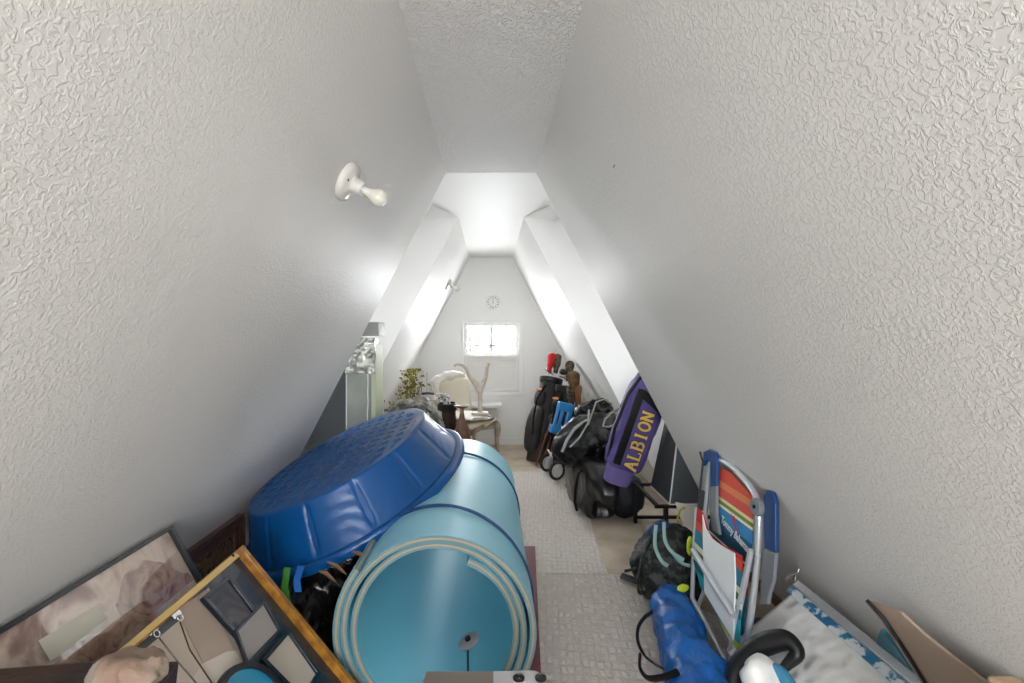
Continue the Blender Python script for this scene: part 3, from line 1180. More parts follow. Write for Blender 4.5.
q = MB().box((-1.62, 3.22, 0), (pl.x - .012, 3.27, 1.2)).build('fabric_screen', 'dark_grey_fabric', bevel=.004)
tag(q, 'flat charcoal grey screen standing in the left recess beside the wrapped panel', 'screen')

# ---------------------------------------------------------------- grey fabric box with white piping in the right recess
bx = thing('storage_box', (1.3, 3.2, .30), 'dark grey fabric storage box with white piping in the right recess', 'box')
z0 = at(670, 504, 3.0).z
fl = Vector((at(670, 504, 3.0).x, 3.0, z0))
lean = Vector((.10, .0, 1.0))
hgt = .75
fr = fl + Vector((.62, 0, 0))
bl = Vector((fl.x, 3.36, z0))
br = fr + Vector((0, .36, 0))
top_ = [v + Vector((.085, .0, hgt)) for v in (fl, fr)] + [v + Vector((.16, 0, hgt)) for v in (br, bl)]
MB().hexa([fl, fr, br, bl], top_).build('box_body', 'grey_fabric', bx, bevel=.008)
g = MB()
g.tube([top_[0] + Vector((-.002, -.002, 0)), fl + Vector((-.003, -.003, -.002)), fr + Vector((0, -.003, -.002))], .0055, 8)
g.tube([bl + Vector((-.003, 0, -.002)), fl + Vector((-.003, 0, -.002))], .004, 8)
g.build('piping', 'white_piping', bx, smooth=True)
# left face darker cloth panel
n_ = Vector((-1, 0, .1)).normalized()
MB().hexa([fl + Vector((0, .012, .01)) + n_ * .001, bl + Vector((0, -.012, .01)) + n_ * .001, top_[3] + Vector((0, -.012, -.01)) + n_ * .001, top_[0] + Vector((0, .012, -.01)) + n_ * .001],
          [v + n_ * .004 for v in (fl + Vector((0, .012, .01)), bl + Vector((0, -.012, .01)), top_[3] + Vector((0, -.012, -.01)), top_[0] + Vector((0, .012, -.01)))]).build('side_panel', 'dark_grey_fabric', bx)
# black rack that carries it
rk = thing('metal_rack', (1.3, 3.2, 0), 'low black metal rack under the dark grey storage box', 'rack')
zt3 = z0 - .012
for (x, y) in ((1.04, 3.46), (1.82, 3.46), (1.10, 3.02), (1.82, 3.02)):
    MB().box((x - .012, y - .012, 0), (x + .012, y + .012, zt3)).build('leg', 'black_metal', rk)
g = MB()
g.box((1.03, 3.01, zt3 - .02), (1.84, 3.03, zt3))
g.box((1.03, 3.45, zt3 - .02), (1.84, 3.47, zt3))
g.box((1.04, 3.01, zt3 - .02), (1.06, 3.47, zt3))
g.box((1.4, 3.01, zt3 - .02), (1.43, 3.47, zt3))
g.box((1.82, 3.01, zt3 - .02), (1.84, 3.47, zt3))
g.box((1.03, 3.45, .03), (1.84, 3.47, .05))
g.build('rail', 'black_metal', rk)
# white board with a hole lying below
q = MB().prism([at(676, 503, 2.9), at(700, 507, 2.86), at(706, 545, 2.7), at(688, 540, 2.7)], (.0, .02, .0)).build('board', mat('off_white_board', '#cfcabf', .6), bevel=.002)
tag(q, 'off white board leaning below the dark grey storage box', 'board')
p = at(685, 512, 2.85)
q = MB().tube([p + Vector((-.05, -.02, -.08)), p + Vector((-.052, -.02, -.03)), p + Vector((-.035, -.02, .02)), p + Vector((-.01, -.02, .035))], .006, 8).build('yellow_cord', mat('yellow_cord', '#c3b23c', .5), smooth=True)
tag(q, 'short yellow cord looped on the off white board', 'cord')

# ---------------------------------------------------------------- golf gear and bags on the right
M['bag_black'] = mat('black_nylon', '#0c0c0e', .4, bump=(26, .006), spec=.4)
M['bag_shiny'] = mat('black_vinyl', '#0e0f11', .3, bump=(12, .008, 2), coat=.1)
M['bag_grey'] = mat('charcoal_nylon', '#2d2a2a', .65, bump=(40, .004))
M['bag_navy'] = mat('navy_nylon', '#0f141f', .6, bump=(20, .004))
M['purple'] = mat('purple_nylon', '#4c4080', .55, bump=(14, .008, 2), var=('#5a4f8e', 6, .4, .65))
M['purple_lt'] = mat('pale_purple_nylon', '#665a94', .6, bump=(20, .004))
M['orange'] = mat('orange_trim', '#c0702c', .5)
M['red'] = mat('red_knit', '#c0161c', .8, bump=(120, .004))
M['camo'] = mat('dark_green_knit', '#2f2d22', .85, var=('#6a5440', 30, .42, .6), bump=(90, .004))
M['tan'] = mat('tan_fleece', '#6f5434', .9, var=('#4d3a26', 22, .4, .6), bump=(70, .006))
M['rust'] = mat('brown_leather_cuff', '#8a5a3a', .6, bump=(40, .004))
M['gold_txt'] = mat('gold_lettering', '#e0b868', .6)
M['dark_txt'] = mat('black_outline', '#181420', .6)
M['cord_beige'] = mat('beige_cord', '#8f8a7c', .6)
M['blue_cart'] = mat('bright_blue_plastic', '#2f86c8', .35)
M['rubber'] = mat('black_rubber', '#18181a', .6)
M['wheel_grey'] = mat('wheel_grey', '#d0d0ce', .4)


def golf_bag(label, base, topc, r0, r1, body, accent, heads, pocket_side=(-.9, -.6, 0), group='golf bags by the right wall', name='golf_bag'):
    base = Vector(base)
    topc = Vector(topc)
    t = thing(name, base, label, 'golf bag', group)
    d = (topc - base)
    L = d.length
    dn = d.normalized()
    MB().loft([(base + dn * .0, r0 * .9, r0 * .85), (base + dn * .02, r0, r0 * .95), (base + d * .35, r0 * 1.05, r0), (base + d * .75, r1, r1), (base + d * .97, r1 * 1.06, r1 * 1.0), (topc, r1 * 1.0, r1 * .95)], amp=.006, ns=9, sub=5).build('bag_body', body, t, smooth=True)
    # collar
    X = frame_of(topc - dn * .05, dn.cross(Vector((0, 1, .1))), dn.cross(dn.cross(Vector((0, 1, .1)))))
    if (X.to_3x3() @ Vector((0, 0, 1))).dot(dn) < 0:
        X = X @ Euler((PI, 0, 0)).to_matrix().to_4x4()
    MB().lathe([(r1 * 1.04, 0), (r1 * 1.1, .01), (r1 * 1.12, .06), (r1 * 1.0, .066), (r1 * .96, .03)], X, 28).build('collar', 'black_metal', t, smooth=True)
    ps = Vector(pocket_side).normalized()
    ps = (ps - dn * ps.dot(dn)).normalized()
    sd = dn.cross(ps)
    MB().loft([(base + d * .12 + ps * r0 * .8, .03, .03), (base + d * .16 + ps * r0 * .95, r0 * .7, .05), (base + d * .4 + ps * r0 * 1.0, r0 * .8, .06), (base + d * .6 + ps * r1 * .95, r0 * .65, .045), (base + d * .64 + ps * r1 * .8, .03, .02)], amp=.006, ns=12, side=sd, e=3).build('pocket', body, t, smooth=True)
    MB().loft([(base + d * .66 + ps * r1 * .9, .03, .01), (base + d * .68 + ps * r1 * .98, r0 * .55, .03), (base + d * .8 + ps * r1 * 1.0, r0 * .55, .03), (base + d * .83 + ps * r1 * .9, .03, .01)], side=sd, e=3).build('upper_pocket', body, t, smooth=True)
    if accent:
        a = base + d * .84 + ps * (r1 * 1.1 + .012)
        MB().loft([(a - sd * .05, .01, .008), (a, .014, .01), (a + sd * .05, .01, .008)], side=dn).build('accent_tab', accent, t, smooth=True)
    # carry strap
    pts = [base + d * .9 + ps * r1 * 1.0 + sd * r1 * .5, base + d * .72 + ps * (r1 + .10) + sd * r1 * .7, base + d * .48 + ps * (r1 + .11) + sd * r1 * .7, base + d * .3 + ps * (r0 + .05) + sd * r1 * .5]
    MB().tube(pts, .014, 8, flat=.4).build('strap', 'bag_black', t, smooth=True)
    for kind, off, ln in heads:
        hb = topc + X.to_3x3() @ Vector((off[0], off[1], 0))
        ht = hb + dn * ln + Vector((off[0] * .4, off[1] * .4, 0))
        c = thing_club(t, hb - dn * .25, ht, kind)
    return t


def thing_club(parent, a, b, kind):
    """club: a shaft child with its head or cover as a sub-part"""
    a = Vector(a)
    b = Vector(b)
    dn = (b - a).normalized()
    sh = MB().tube([a, b], .0055, 8).build('club_shaft', 'silver', parent, smooth=True)
    if kind == 'iron':
        s = dn.cross(Vector((0, 1, .3))).normalized()
        MB().loft([(b - dn * .01, .006, .006), (b + dn * .012 + s * .005, .012, .007), (b + dn * .02 + s * .035, .022, .008), (b + dn * .022 + s * .06, .024, .007), (b + dn * .02 + s * .07, .012, .004)], seg=12, sub=3).build('club_head', 'chrome', sh, smooth=True)
    elif kind == 'wood':
        s = dn.cross(Vector((0, 1, .3))).normalized()
        MB().loft([(b - dn * .01, .008, .008), (b + dn * .02, .02, .02), (b + dn * .03 + s * .03, .04, .03), (b + dn * .03 + s * .07, .035, .028), (b + dn * .03 + s * .09, .01, .01)], seg=16, sub=4).build('club_head', 'black_metal', sh, smooth=True)
    else:
        w = {'red': 1.0, 'camo': 1.0, 'tan': 1.25, 'rust': .9}[kind]
        MB().loft([(b - dn * .10, .022 * w, .022 * w), (b - dn * .06, .030 * w, .028 * w), (b, .044 * w, .036 * w), (b + dn * .06, .052 * w, .044 * w), (b + dn * .10, .046 * w, .038 * w), (b + dn * .12, .015, .012)], amp=.006, ns=22, seg=20).build('head_cover', kind, sh, smooth=True)
    return sh


golf_bag('charcoal golf bag with a red knitted club cover by the end wall', (.50, 5.12, .0), (.665, 5.30, .86), .13, .115, 'bag_grey', 'orange',
         [('red', (.06, .02), .165), ('camo', (-.045, .045), .17), ('iron', (.0, -.05), .09), ('iron', (.04, -.03), .07), ('iron', (-.02, .0), .05)])
golf_bag('black golf bag with orange tabs and a mottled dark club cover behind the blue cart', (.70, 4.98, .0), (.80, 5.05, .80), .12, .11, 'bag_black', 'orange',
         [('camo', (-.0, .03), .16), ('iron', (-.05, -.04), .10), ('wood', (.02, .03), .12), ('iron', (.04, -.05), .08)])
golf_bag('black golf bag with tan fleece and brown leather club covers above the blue cart', (.86, 4.80, .0), (.83, 4.74, .60), .12, .105, 'bag_black', None,
         [('tan', (.005, .0), .28), ('rust', (-.055, .02), .15), ('camo', (.05, -.01), .14), ('rust', (-.01, -.06), .12)], (-.5, -1, 0))

# thin wooden canes between the first bag and the cart
for i, (a, b, lb) in enumerate((((536, 458), (552, 418), 'thin brown wooden cane touching the charcoal golf bag'), ((541, 456), (556, 424), 'thin brown wooden cane on the side nearer the cart wheels'))):
    A = at(*a, 4.95)
    A.z = 0.006
    q = MB().tube([A, at(*b, 4.85)], .008, 8).build('wooden_cane', mat('cane_wood', '#8a5a34', .5), smooth=True)
    tag(q, lb, 'cane', 'wooden canes by the golf bags')

# golf push cart
cart = thing('golf_push_cart', (.66, 4.6, 0), 'folded golf push cart with bright blue bracket and two grey wheels', 'golf cart')
for (px_, py_, Y) in ((547.5, 462, 4.70), (557, 473.5, 4.42)):
    c = at(px_, py_, Y)
    c.z = .101
    Xw = xf(c, (0, 0, 0)) @ Euler((PI / 2, 0, math.radians(28))).to_matrix().to_4x4()
    pts = [Xw @ Vector((.074 * math.cos(k * PI / 18), .074 * math.sin(k * PI / 18), 0)) for k in range(36)]
    ty = MB().tube(pts, .014, 10, closed=True).build('wheel', 'rubber', cart, smooth=True)
    h_ = MB()
    h_.lathe([(0, -.014), (.016, -.014), (.018, .0), (.016, .014), (0, .014)], Xw, 20)
    h_.lathe([(.054, -.006), (.064, -.006), (.064, .006), (.054, .006), (.054, -.006)], Xw, 32)
    for k in range(6):
        h_.tube([Xw @ Vector((.014 * math.cos(k * PI / 3), .014 * math.sin(k * PI / 3), 0)), Xw @ Vector((.058 * math.cos(k * PI / 3), .058 * math.sin(k * PI / 3), 0))], .005, 6)
    h_.build('wheel_hub', 'wheel_grey', ty, smooth=True)
g = MB()
g.tube([at(547.5, 462, 4.70), at(557, 440, 4.6), at(561, 425, 4.58)], .009, 8)
g.tube([at(557, 470, 4.42), at(563, 447, 4.5), at(567, 425, 4.55)], .009, 8)
g.tube([at(548, 450, 4.62), at(553, 458, 4.5), at(561, 466, 4.42)], .009, 8)
g.tube([at(566, 462, 4.45), at(572, 430, 4.5)], .008, 8)
g.build('cart_frame', 'silver', cart, smooth=True)
g = MB()
bl_, br_ = at(556, 404, 4.55), at(575, 408, 4.55)
Xb = frame_of(at(562, 416, 4.55), Vector((1, .25, -.25)), Vector((.28, 0, 1)))
g.box((-.07, .05, -.03), (.09, .13, .03), Xb)
g.box((-.07, -.15, -.02), (-.045, .1, .025), Xb)
g.box((-.02, -.15, -.02), (.005, .1, .025), Xb)
g.box((.05, -.16, -.03), (.09, .1, .03), Xb)
g.box((-.09, -.17, -.035), (.05, -.10, .035), Xb)
g.build('blue_bracket', 'blue_cart', cart, bevel=.01)

# black sports bags
duf = thing('duffel_bag', (.78, 3.5, 0), 'upright shiny black duffel bag on the floor in front of the bag heap', 'bag', 'black bags in the heap')
MB().loft([((.80, 3.355, .17), .04, .07), ((.805, 3.37, .19), .085, .17), ((.80, 3.47, .225), .13, .21), ((.77, 3.66, .235), .145, .215), ((.735, 3.88, .215), .14, .195), ((.73, 3.95, .19), .08, .1)], e=4.5, amp=.012, ns=5, seed=8, seg=44, sub=8, side=(1, 0, 0)).build('bag_body', 'bag_shiny', duf, smooth=True)
MB().tube([(.70, 3.50, .39), (.63, 3.46, .36), (.615, 3.48, .25), (.62, 3.55, .12), (.65, 3.62, .03)], .013, 8, flat=.5).build('strap', 'bag_black', duf, smooth=True)
MB().tube([(.86, 3.42, .335), (.90, 3.45, .30), (.95, 3.5, .22), (.93, 3.52, .2)], .006, 8).build('piping', mat('maroon_piping', '#4d2028', .6), duf, smooth=True)
MB().tube([(.70, 3.42, .37), (.76, 3.37, .385), (.83, 3.36, .36), (.90, 3.39, .30)], .005, 8).build('zip', 'dark_grey', duf, smooth=True)

big_ = thing('sports_bag', (.8, 3.8, .4), 'big bulging black sports bag heaped on top of the shiny duffel', 'bag', 'black bags in the heap')
MB().loft([((.545, 3.78, .36), .03, .05), ((.57, 3.76, .40), .10, .13), ((.64, 3.74, .47), .15, .17), ((.78, 3.74, .55), .17, .18), ((.9, 3.75, .58), .16, .16), ((1.0, 3.76, .56), .11, .12), ((1.04, 3.76, .54), .02, .02)], e=2.3, amp=.04, ns=7, seed=2, seg=48, sub=9, side=(0, 1, 0)).build('bag_body', 'bag_black', big_, smooth=True)
g = MB()
g.tube([at(562, 452, 3.60), at(567, 440, 3.6), at(575, 428, 3.62), at(587, 420, 3.66)], .012, 8, flat=.5)
g.tube([at(570, 447, 3.56), at(580, 437, 3.56), at(588, 423, 3.6), at(589, 410, 3.7)], .007, 8)
g.build('silver_trim', mat('grey_reflective_trim', '#9a9b9d', .35), big_, smooth=True)
MB().tube([at(603, 447, 3.54), at(612, 441, 3.52), at(619, 430, 3.52)], .008, 8).build('strap', 'dark_grey', big_, smooth=True)

hp = thing('holdall_bag', (.95, 3.95, .62), 'small black holdall with loose straps at the very top of the bag heap', 'bag', 'black bags in the heap')
MB().loft([((.70, 4.0, .62), .03, .05), ((.76, 4.0, .66), .10, .10), ((.87, 3.97, .70), .12, .12), ((.96, 3.94, .72), .09, .09), ((1.0, 3.93, .72), .02, .02)], e=2.2, amp=.04, ns=11, seed=6, seg=40, sub=9, side=(0, 1, 0)).build('bag_body', 'bag_black', hp, smooth=True)
lp = [at(622, 408, 3.52), at(612, 412, 3.5), at(605, 419, 3.5), at(603, 426, 3.5), at(609, 427, 3.5), at(618, 424, 3.5), at(625, 420, 3.5), at(624, 412, 3.52)]
MB().tube(lp, .0085, 8, closed=True).build('beige_handle', 'cord_beige', hp, smooth=True)
MB().tube([at(588, 425, 3.6), at(592, 414, 3.62), at(596, 402, 3.7), at(604, 399, 3.75), at(612, 404, 3.7)], .006, 8).build('strap', 'cord_beige', hp, smooth=True)
q = MB().loft([((1.02, 3.52, .02), .05, .03), ((1.01, 3.54, .06), .11, .09), ((1.0, 3.56, .16), .14, .11), ((.99, 3.57, .27), .12, .10), ((.98, 3.58, .33), .03, .03)], side=(1, 0, 0), amp=.015, ns=8, seed=9, seg=32).build('pouch_bag', 'bag_navy', smooth=True)
tag(q, 'navy black pouch bag on the floor beneath the purple bag', 'bag', 'black bags in the heap')
q = MB().loft([((.70, 4.08, .05), .05, .04), ((.70, 4.09, .15), .07, .06), ((.70, 4.09, .26), .07, .06), ((.70, 4.09, .33), .03, .03)], side=(1, 0, 0), amp=.03, ns=10, seed=12, seg=32).build('shoe_bag', 'bag_black', smooth=True)
tag(q, 'small crumpled black bag on the floor between the cart wheels and duffel', 'bag', 'black bags in the heap')

# purple team bag
pu = thing('team_bag', (.88, 3.33, .3), 'long purple team bag with big yellow block letters leaning on the slope', 'bag')
b0 = at(615, 483, 3.30)
b1 = at(650, 382, 3.26)
dd = (b1 - b0)
dn = dd.normalized()
lf = Vector((-1, 0, .34)).normalized()
lf = (lf - dn * lf.dot(dn)).normalized()
MB().loft([(b0, .075, .05), (b0 + dn * .02, .09, .06), (b0 + dn * .13, .098, .07)], side=lf, e=3, amp=.004, ns=10, seg=36).build('end_pocket', 'purple_lt', pu, smooth=True)
c1 = b0 + dn * .12 + lf * -.005
MB().loft([(c1, .08, .05), (c1 + dn * .02, .125, .085), (c1 + dn * .22, .135, .10), (c1 + dn * .42, .135, .10), (c1 + dn * .58, .115, .085), (c1 + dn * .72, .08, .06), (c1 + dn * .79, .03, .02)], side=lf, e=3.4, amp=.010, ns=6, seed=4, seg=48, sub=8).build('bag_body', 'purple', pu, smooth=True)
fwd = Vector((0, -1, 0))
zc = -.107
nrm = dn.cross(lf)
if nrm.y > 0:
    nrm = -nrm
g = MB()
for (u0, u1, w0, w1) in ((.03, .56, .045, .095),):
    o1 = c1 + nrm * .104
    g.hexa([o1 + dn * u0 + lf * w0, o1 + dn * u1 + lf * w0, o1 + dn * u1 + lf * w1, o1 + dn * u0 + lf * w1],
           [v - nrm * .02 for v in (o1 + dn * u0 + lf * w0, o1 + dn * u1 + lf * w0, o1 + dn * u1 + lf * w1, o1 + dn * u0 + lf * w1)])
o1 = c1 + nrm * .104
g.hexa([o1 + dn * .50 + lf * .05, o1 + dn * .56 + lf * .05, o1 + dn * .48 - lf * .13, o1 + dn * .42 - lf * .13], [v - nrm * .02 for v in (o1 + dn * .50 + lf * .05, o1 + dn * .56 + lf * .05, o1 + dn * .48 - lf * .13, o1 + dn * .42 - lf * .13)])
g.build('black_band', 'bag_black', pu, bevel=.003)
XT = frame_of(c1 + dn * .225 - lf * .018 + nrm * .1095, dn, lf)


def arc(cx, cy, rx, ry, a0, a1, n=10):
    return [(cx + rx * math.cos(math.radians(a0 + (a1 - a0) * k / n)), cy + ry * math.sin(math.radians(a0 + (a1 - a0) * k / n))) for k in range(n + 1)]


def slab_word(name, glyphs, pitch, h, wd, X, material, parent, dep, grow=0.):
    """block letters with slab serifs, each letter made of square-ended strokes"""
    g = MB()
    n = len(glyphs)
    for i, strokes in enumerate(glyphs):
        ox = (i - (n - 1) / 2) * pitch
        for st_ in strokes:
            wk = wd * (st_[0] if isinstance(st_[0], float) else 1)
            pts = [p for p in st_ if not isinstance(p, float)]
            pts = [Vector((ox + x * h, y * h, 0)) for x, y in pts]
            for k in range(len(pts) - 1):
                a, b = pts[k], pts[k + 1]
                d = (b - a).normalized()
                e = grow + (wd * .12 if len(pts) > 2 else 0)
                a2_, b2_ = a - d * e, b + d * e
                s_ = Vector((-d.y, d.x, 0)) * (wk / 2 + grow)
                q = [a2_ - s_, b2_ - s_, b2_ + s_, a2_ + s_]
                g.hexa([X @ v for v in q], [X @ (v + Vector((0, 0, dep))) for v in q])
    return g.build(name, material, parent)


sf = .55
GL = [
    [[(-.27, -.45), (0, .45)], [(.27, -.45), (.0, .45)], [sf, (-.15, -.12), (.15, -.12)], [sf, (-.38, -.45), (-.14, -.45)], [sf, (.14, -.45), (.38, -.45)], [sf, (-.12, .45), (.08, .45)]],
    [[(-.18, -.45), (-.18, .45)], [sf, (-.32, .45), (-.02, .45)], [sf, (-.32, -.45), (.30, -.45)], [sf, (.28, -.45), (.28, -.2)]],
    [[(-.2, -.45), (-.2, .45)], [sf, (-.34, .45), (.05, .45)], [sf, (-.34, -.45), (.08, -.45)], [sf, (-.2, .02), (.06, .02)], arc(.04, .235, .2, .215, 90, -90), arc(.06, -.215, .23, .235, 90, -90)],
    [[(0, -.45), (0, .45)], [sf, (-.15, .45), (.15, .45)], [sf, (-.15, -.45), (.15, -.45)]],
    [arc(0, 0, .29, .43, 0, 360, 24)],
    [[(-.24, -.45), (-.24, .45)], [(.24, -.45), (.24, .45)], [(-.24, .42), (.24, -.42)], [sf, (-.38, .45), (-.16, .45)], [sf, (.12, .45), (.38, .45)], [sf, (-.36, -.45), (-.12, -.45)]],
]
slab_word('lettering_outline', GL, .069, .088, .0165, XT, 'dark_txt', pu, .001, .0035)
XT2 = frame_of(c1 + dn * .225 - lf * .018 + nrm * .1108, dn, lf)
slab_word('lettering', GL, .069, .088, .0165, XT2, 'gold_txt', pu, .001)
g = MB()
g.tube([c1 + dn * .05 + lf * .12 + nrm * .05, c1 + dn * .25 + lf * .15 + nrm * .07, c1 + dn * .5 + lf * .14 + nrm * .07, c1 + dn * .72 + lf * .06 + nrm * .05], .011, 8, flat=.5)
g.build('strap', 'bag_black', pu, smooth=True)

# ---------------------------------------------------------------- chair, stand, shelf by the end wall
M['cream_fab'] = mat('cream_upholstery', '#e0d8c6', .85, bump=(50, .002))
M['fleece'] = mat('white_fleece', '#e9e4dc', .95, bump=(45, .01))
M['grey_wood'] = mat('greyed_oak', '#aca08c', .55, var=('#978a76', 14, .4, .6))
ch = thing('upholstered_chair', (-.1, 5.2, 0), 'cream upholstered chair with greyed wooden legs in front of the window', 'chair')
sz = .44
MB().loft([((-.36, 5.16, .43), .12, .02), ((-.34, 5.16, .43), .20, .045), ((-.1, 5.14, .435), .24, .05), ((.1, 5.12, .435), .22, .045), ((.125, 5.12, .43), .15, .02)], side=(0, 1, 0), e=4).build('seat', 'grey_wood', ch, smooth=True)
for (x, y, dx, dy) in ((.10, 4.93, .03, -.03), (.10, 5.32, .03, .03), (-.33, 4.96, -.02, -.03), (-.33, 5.36, -.02, .03)):
    MB().loft([((x, y, .44), .032, .032), ((x + dx * .3, y + dy * .3, .38), .034, .034), ((x + dx * .2, y + dy * .2, .25), .022, .022), ((x + dx * .6, y + dy * .6, .08), .015, .015), ((x + dx, y + dy, .0), .018, .018)], side=(1, 0, 0), seg=14).build('leg', 'grey_wood', ch, smooth=True)
bk = MB().loft([((-.40, 5.15, .46), .19, .03), ((-.41, 5.15, .50), .205, .045), ((-.44, 5.15, .68), .215, .05), ((-.46, 5.15, .84), .205, .045), ((-.465, 5.15, .885), .15, .02)], side=(.18, 1, 0), e=4, seg=36)
bk.build('backrest', 'cream_fab', ch, smooth=True)
spin = lambda o_: (setattr(o_, 'rotation_euler', Euler((0, 0, math.radians(-50)))), setattr(o_, 'location', Vector((-.165, 5.04, 0)) - Matrix.Rotation(math.radians(-50), 3, 'Z') @ Vector((-.1, 5.2, 0))))
ch.rotation_euler = (0, 0, math.radians(-50))
ch.location = (-.165, 5.04, 0)
q = MB().loft([((-.335, 4.93, .6), .02, .02), ((-.42, 4.92, .70), .07, .05), ((-.46, 4.93, .84), .08, .05), ((-.47, 5.05, .89), .07, .05), ((-.47, 5.25, .90), .07, .05), ((-.47, 5.36, .87), .02, .02)], amp=.02, ns=12, seg=28, side=(1, 0, 0)).build('fleece_throw', 'fleece', smooth=True)
spin(q)
tag(q, 'white fleece throw draped over the top of the cream chair back', 'throw')
q = MB().loft([((-.33, 5.12, .511), .10, .01), ((-.31, 5.12, .511), .17, .02), ((-.1, 5.11, .512), .2, .023), ((.07, 5.10, .511), .17, .02), ((.09, 5.10, .511), .1, .01)], side=(0, 1, 0), e=2.6, amp=.006, ns=10).build('seat_cushion', 'fleece', smooth=True)
spin(q)
tag(q, 'thin white cushion on the cream chair seat', 'cushion')

st = thing('double_arm_stand', (-.11, 4.95, .537), 'whitewashed wooden stand with two curved bird-neck arms on the chair seat', 'stand')
M['whitewash'] = mat('whitewashed_wood', '#c3b8a8', .7, var=('#d8d0c4', 20, .4, .6), bump=(40, .002))
sx, sy = at(480, 400, 4.95).x, 4.95
MB().box((sx - .085, sy - .07, .537), (sx + .085, sy + .07, .556)).build('base', 'whitewash', st, bevel=.004)
MB().lathe([(.028, .555), (.03, .57), (.022, .58), (.021, .70), (.022, .745), (.032, .75), (.034, .765), (.024, .78), (.02, .80), (.0, .80)], xf((sx, sy, 0)), 20).build('column', 'whitewash', st, smooth=True)
for pts, rr in (([(480, 391), (477, 384), (472, 377), (468, 369), (463, 365), (458, 364), (455, 366)], [.03, .032, .026, .021, .017, .013, .014]), ([(481, 391), (484, 383), (487, 376), (488, 368), (490, 363)], [.028, .028, .02, .017, .015])):
    MB().tube([at(p_[0] - 1, p_[1], 4.95) for p_ in pts], rr, 12).build('curved_arm', 'whitewash', st, smooth=True)

tb = thing('side_table', (.03, 5.72, 0), 'small white table with bracket legs against the end wall behind the chair', 'table')
MB().box((-.42, 5.56, .50), (.13, 5.88, .535)).build('table_top', 'white_board', tb, bevel=.006)
for x in (-.38, .07):
    for y in (5.60, 5.84):
        MB().loft([((x, y, .5), .022, .022), ((x + .02, y, .42), .026, .022), ((x, y, .3), .014, .014), ((x, y, 0), .013, .013)], side=(1, 0, 0), seg=12).build('leg', 'white_board', tb, smooth=True)

# ---------------------------------------------------------------- things behind the pool on the left
pg = thing('potted_plant', (-.80, 4.75, 0), 'yellow green leafy plant against the far left slope behind the pool', 'plant')
M['leaf_y'] = mat('yellow_green_leaf', '#a39628', .7, var=('#5b5a1c', 25, .4, .6))
M['terracotta'] = mat('terracotta', '#8a5138', .8)
MB().lathe([(0, 0), (.10, 0), (.14, .22), (.15, .24), (.13, .24), (.12, .2), (0, .2)], xf((-.80, 4.75, 0)), 24).build('pot', 'terracotta', pg, smooth=True)
g = MB()
for k in range(7):
    a = k * .9
    g.tube([(-.80 + .03 * math.cos(a), 4.75 + .03 * math.sin(a), .2), (-.79 + .05 * math.cos(a), 4.75 + .05 * math.sin(a), .55), (-.76 + .08 * math.cos(a), 4.75 + .08 * math.sin(a), .85)], .005, 6)
g.build('stem', 'leaf_y', pg)
g = MB()
for k in range(520):
    z = random.uniform(.5, 1.02)
    cxp = -.80 + .04 * (z - .5)
    sp = .17 * (1.15 - (z - .5) * 1.3)
    lim = -(wx(z) - .03)
    p = Vector((cxp + random.gauss(0, sp * .5), 4.72 + random.gauss(0, .08), z))
    if p.x < lim:
        continue
    a = Vector((random.gauss(0, 1), random.gauss(0, 1), random.gauss(0, 1))).normalized()
    b = a.cross(Vector((random.gauss(0, 1), random.gauss(0, 1), random.gauss(0, 1)))).normalized()
    l = random.uniform(.014, .028)
    g.add([p - a * l, p + b * l * .45 + Vector((0, 0, .004)), p + a * l, p - b * l * .45], [(0, 1, 2, 3)])
g.build('foliage', 'leaf_y', pg)

wc = thing('wire_trolley', (-.55, 4.3, 0), 'pale metal wire trolley behind the high end of the blue pool', 'trolley')
M['pale_metal'] = mat('pale_painted_metal', '#b6b7ae', .35, .4)
Y_ = 4.3
g = MB()
g.tube([at(421, 440, Y_), at(419, 410, Y_), at(419, 396, Y_), at(422, 392, Y_), at(434, 392, Y_), at(438, 397, Y_), at(441, 404, Y_), at(436, 409, Y_)], .009, 8)
g.tube([at(419, 398, Y_), at(425, 401, Y_), at(436, 400, Y_)], .006, 8)
g.tube([at(423, 411, Y_), at(438, 409, Y_), at(447, 420, Y_)], .008, 8)
g.tube([at(427, 372, Y_), at(427, 392, Y_)], .004, 6)
for x in (-.68, -.50):
    g.tube([(x, Y_, .45), (x, Y_, .02)], .008, 8)
    g.tube([(x, Y_, .45), (x, Y_ + .3, .02)], .008, 8)
g.build('trolley_frame', 'pale_metal', wc, smooth=True)
MB().box((at(424, 0, Y_).x, Y_ + .02, .40), (at(441, 0, Y_).x, Y_ + .2, .62)).build('tray', mat('sage_green_tray', '#8f9583', .5), wc, bevel=.01)
MB().loft([(at(422, 394, Y_), .01, .01), (at(428, 393, Y_), .016, .012), (at(434, 394, Y_), .01, .01)]).build('grip', 'dark_grey', wc, smooth=True)

gb = golf_bag('slim dark brown golf bag with shiny iron heads behind the pool', (-.36, 4.22, .013), (-.385, 4.2, .74), .085, .075, 'wood_dark', None,
              [('iron', (-.03, -.03), .05), ('iron', (.02, -.04), .07), ('iron', (.04, .0), .04), ('iron', (-.04, .02), .06), ('iron', (0, .03), .08), ('iron', (.0, -.01), .03)], (0, 1, 0), group=None, name='golf_bag')

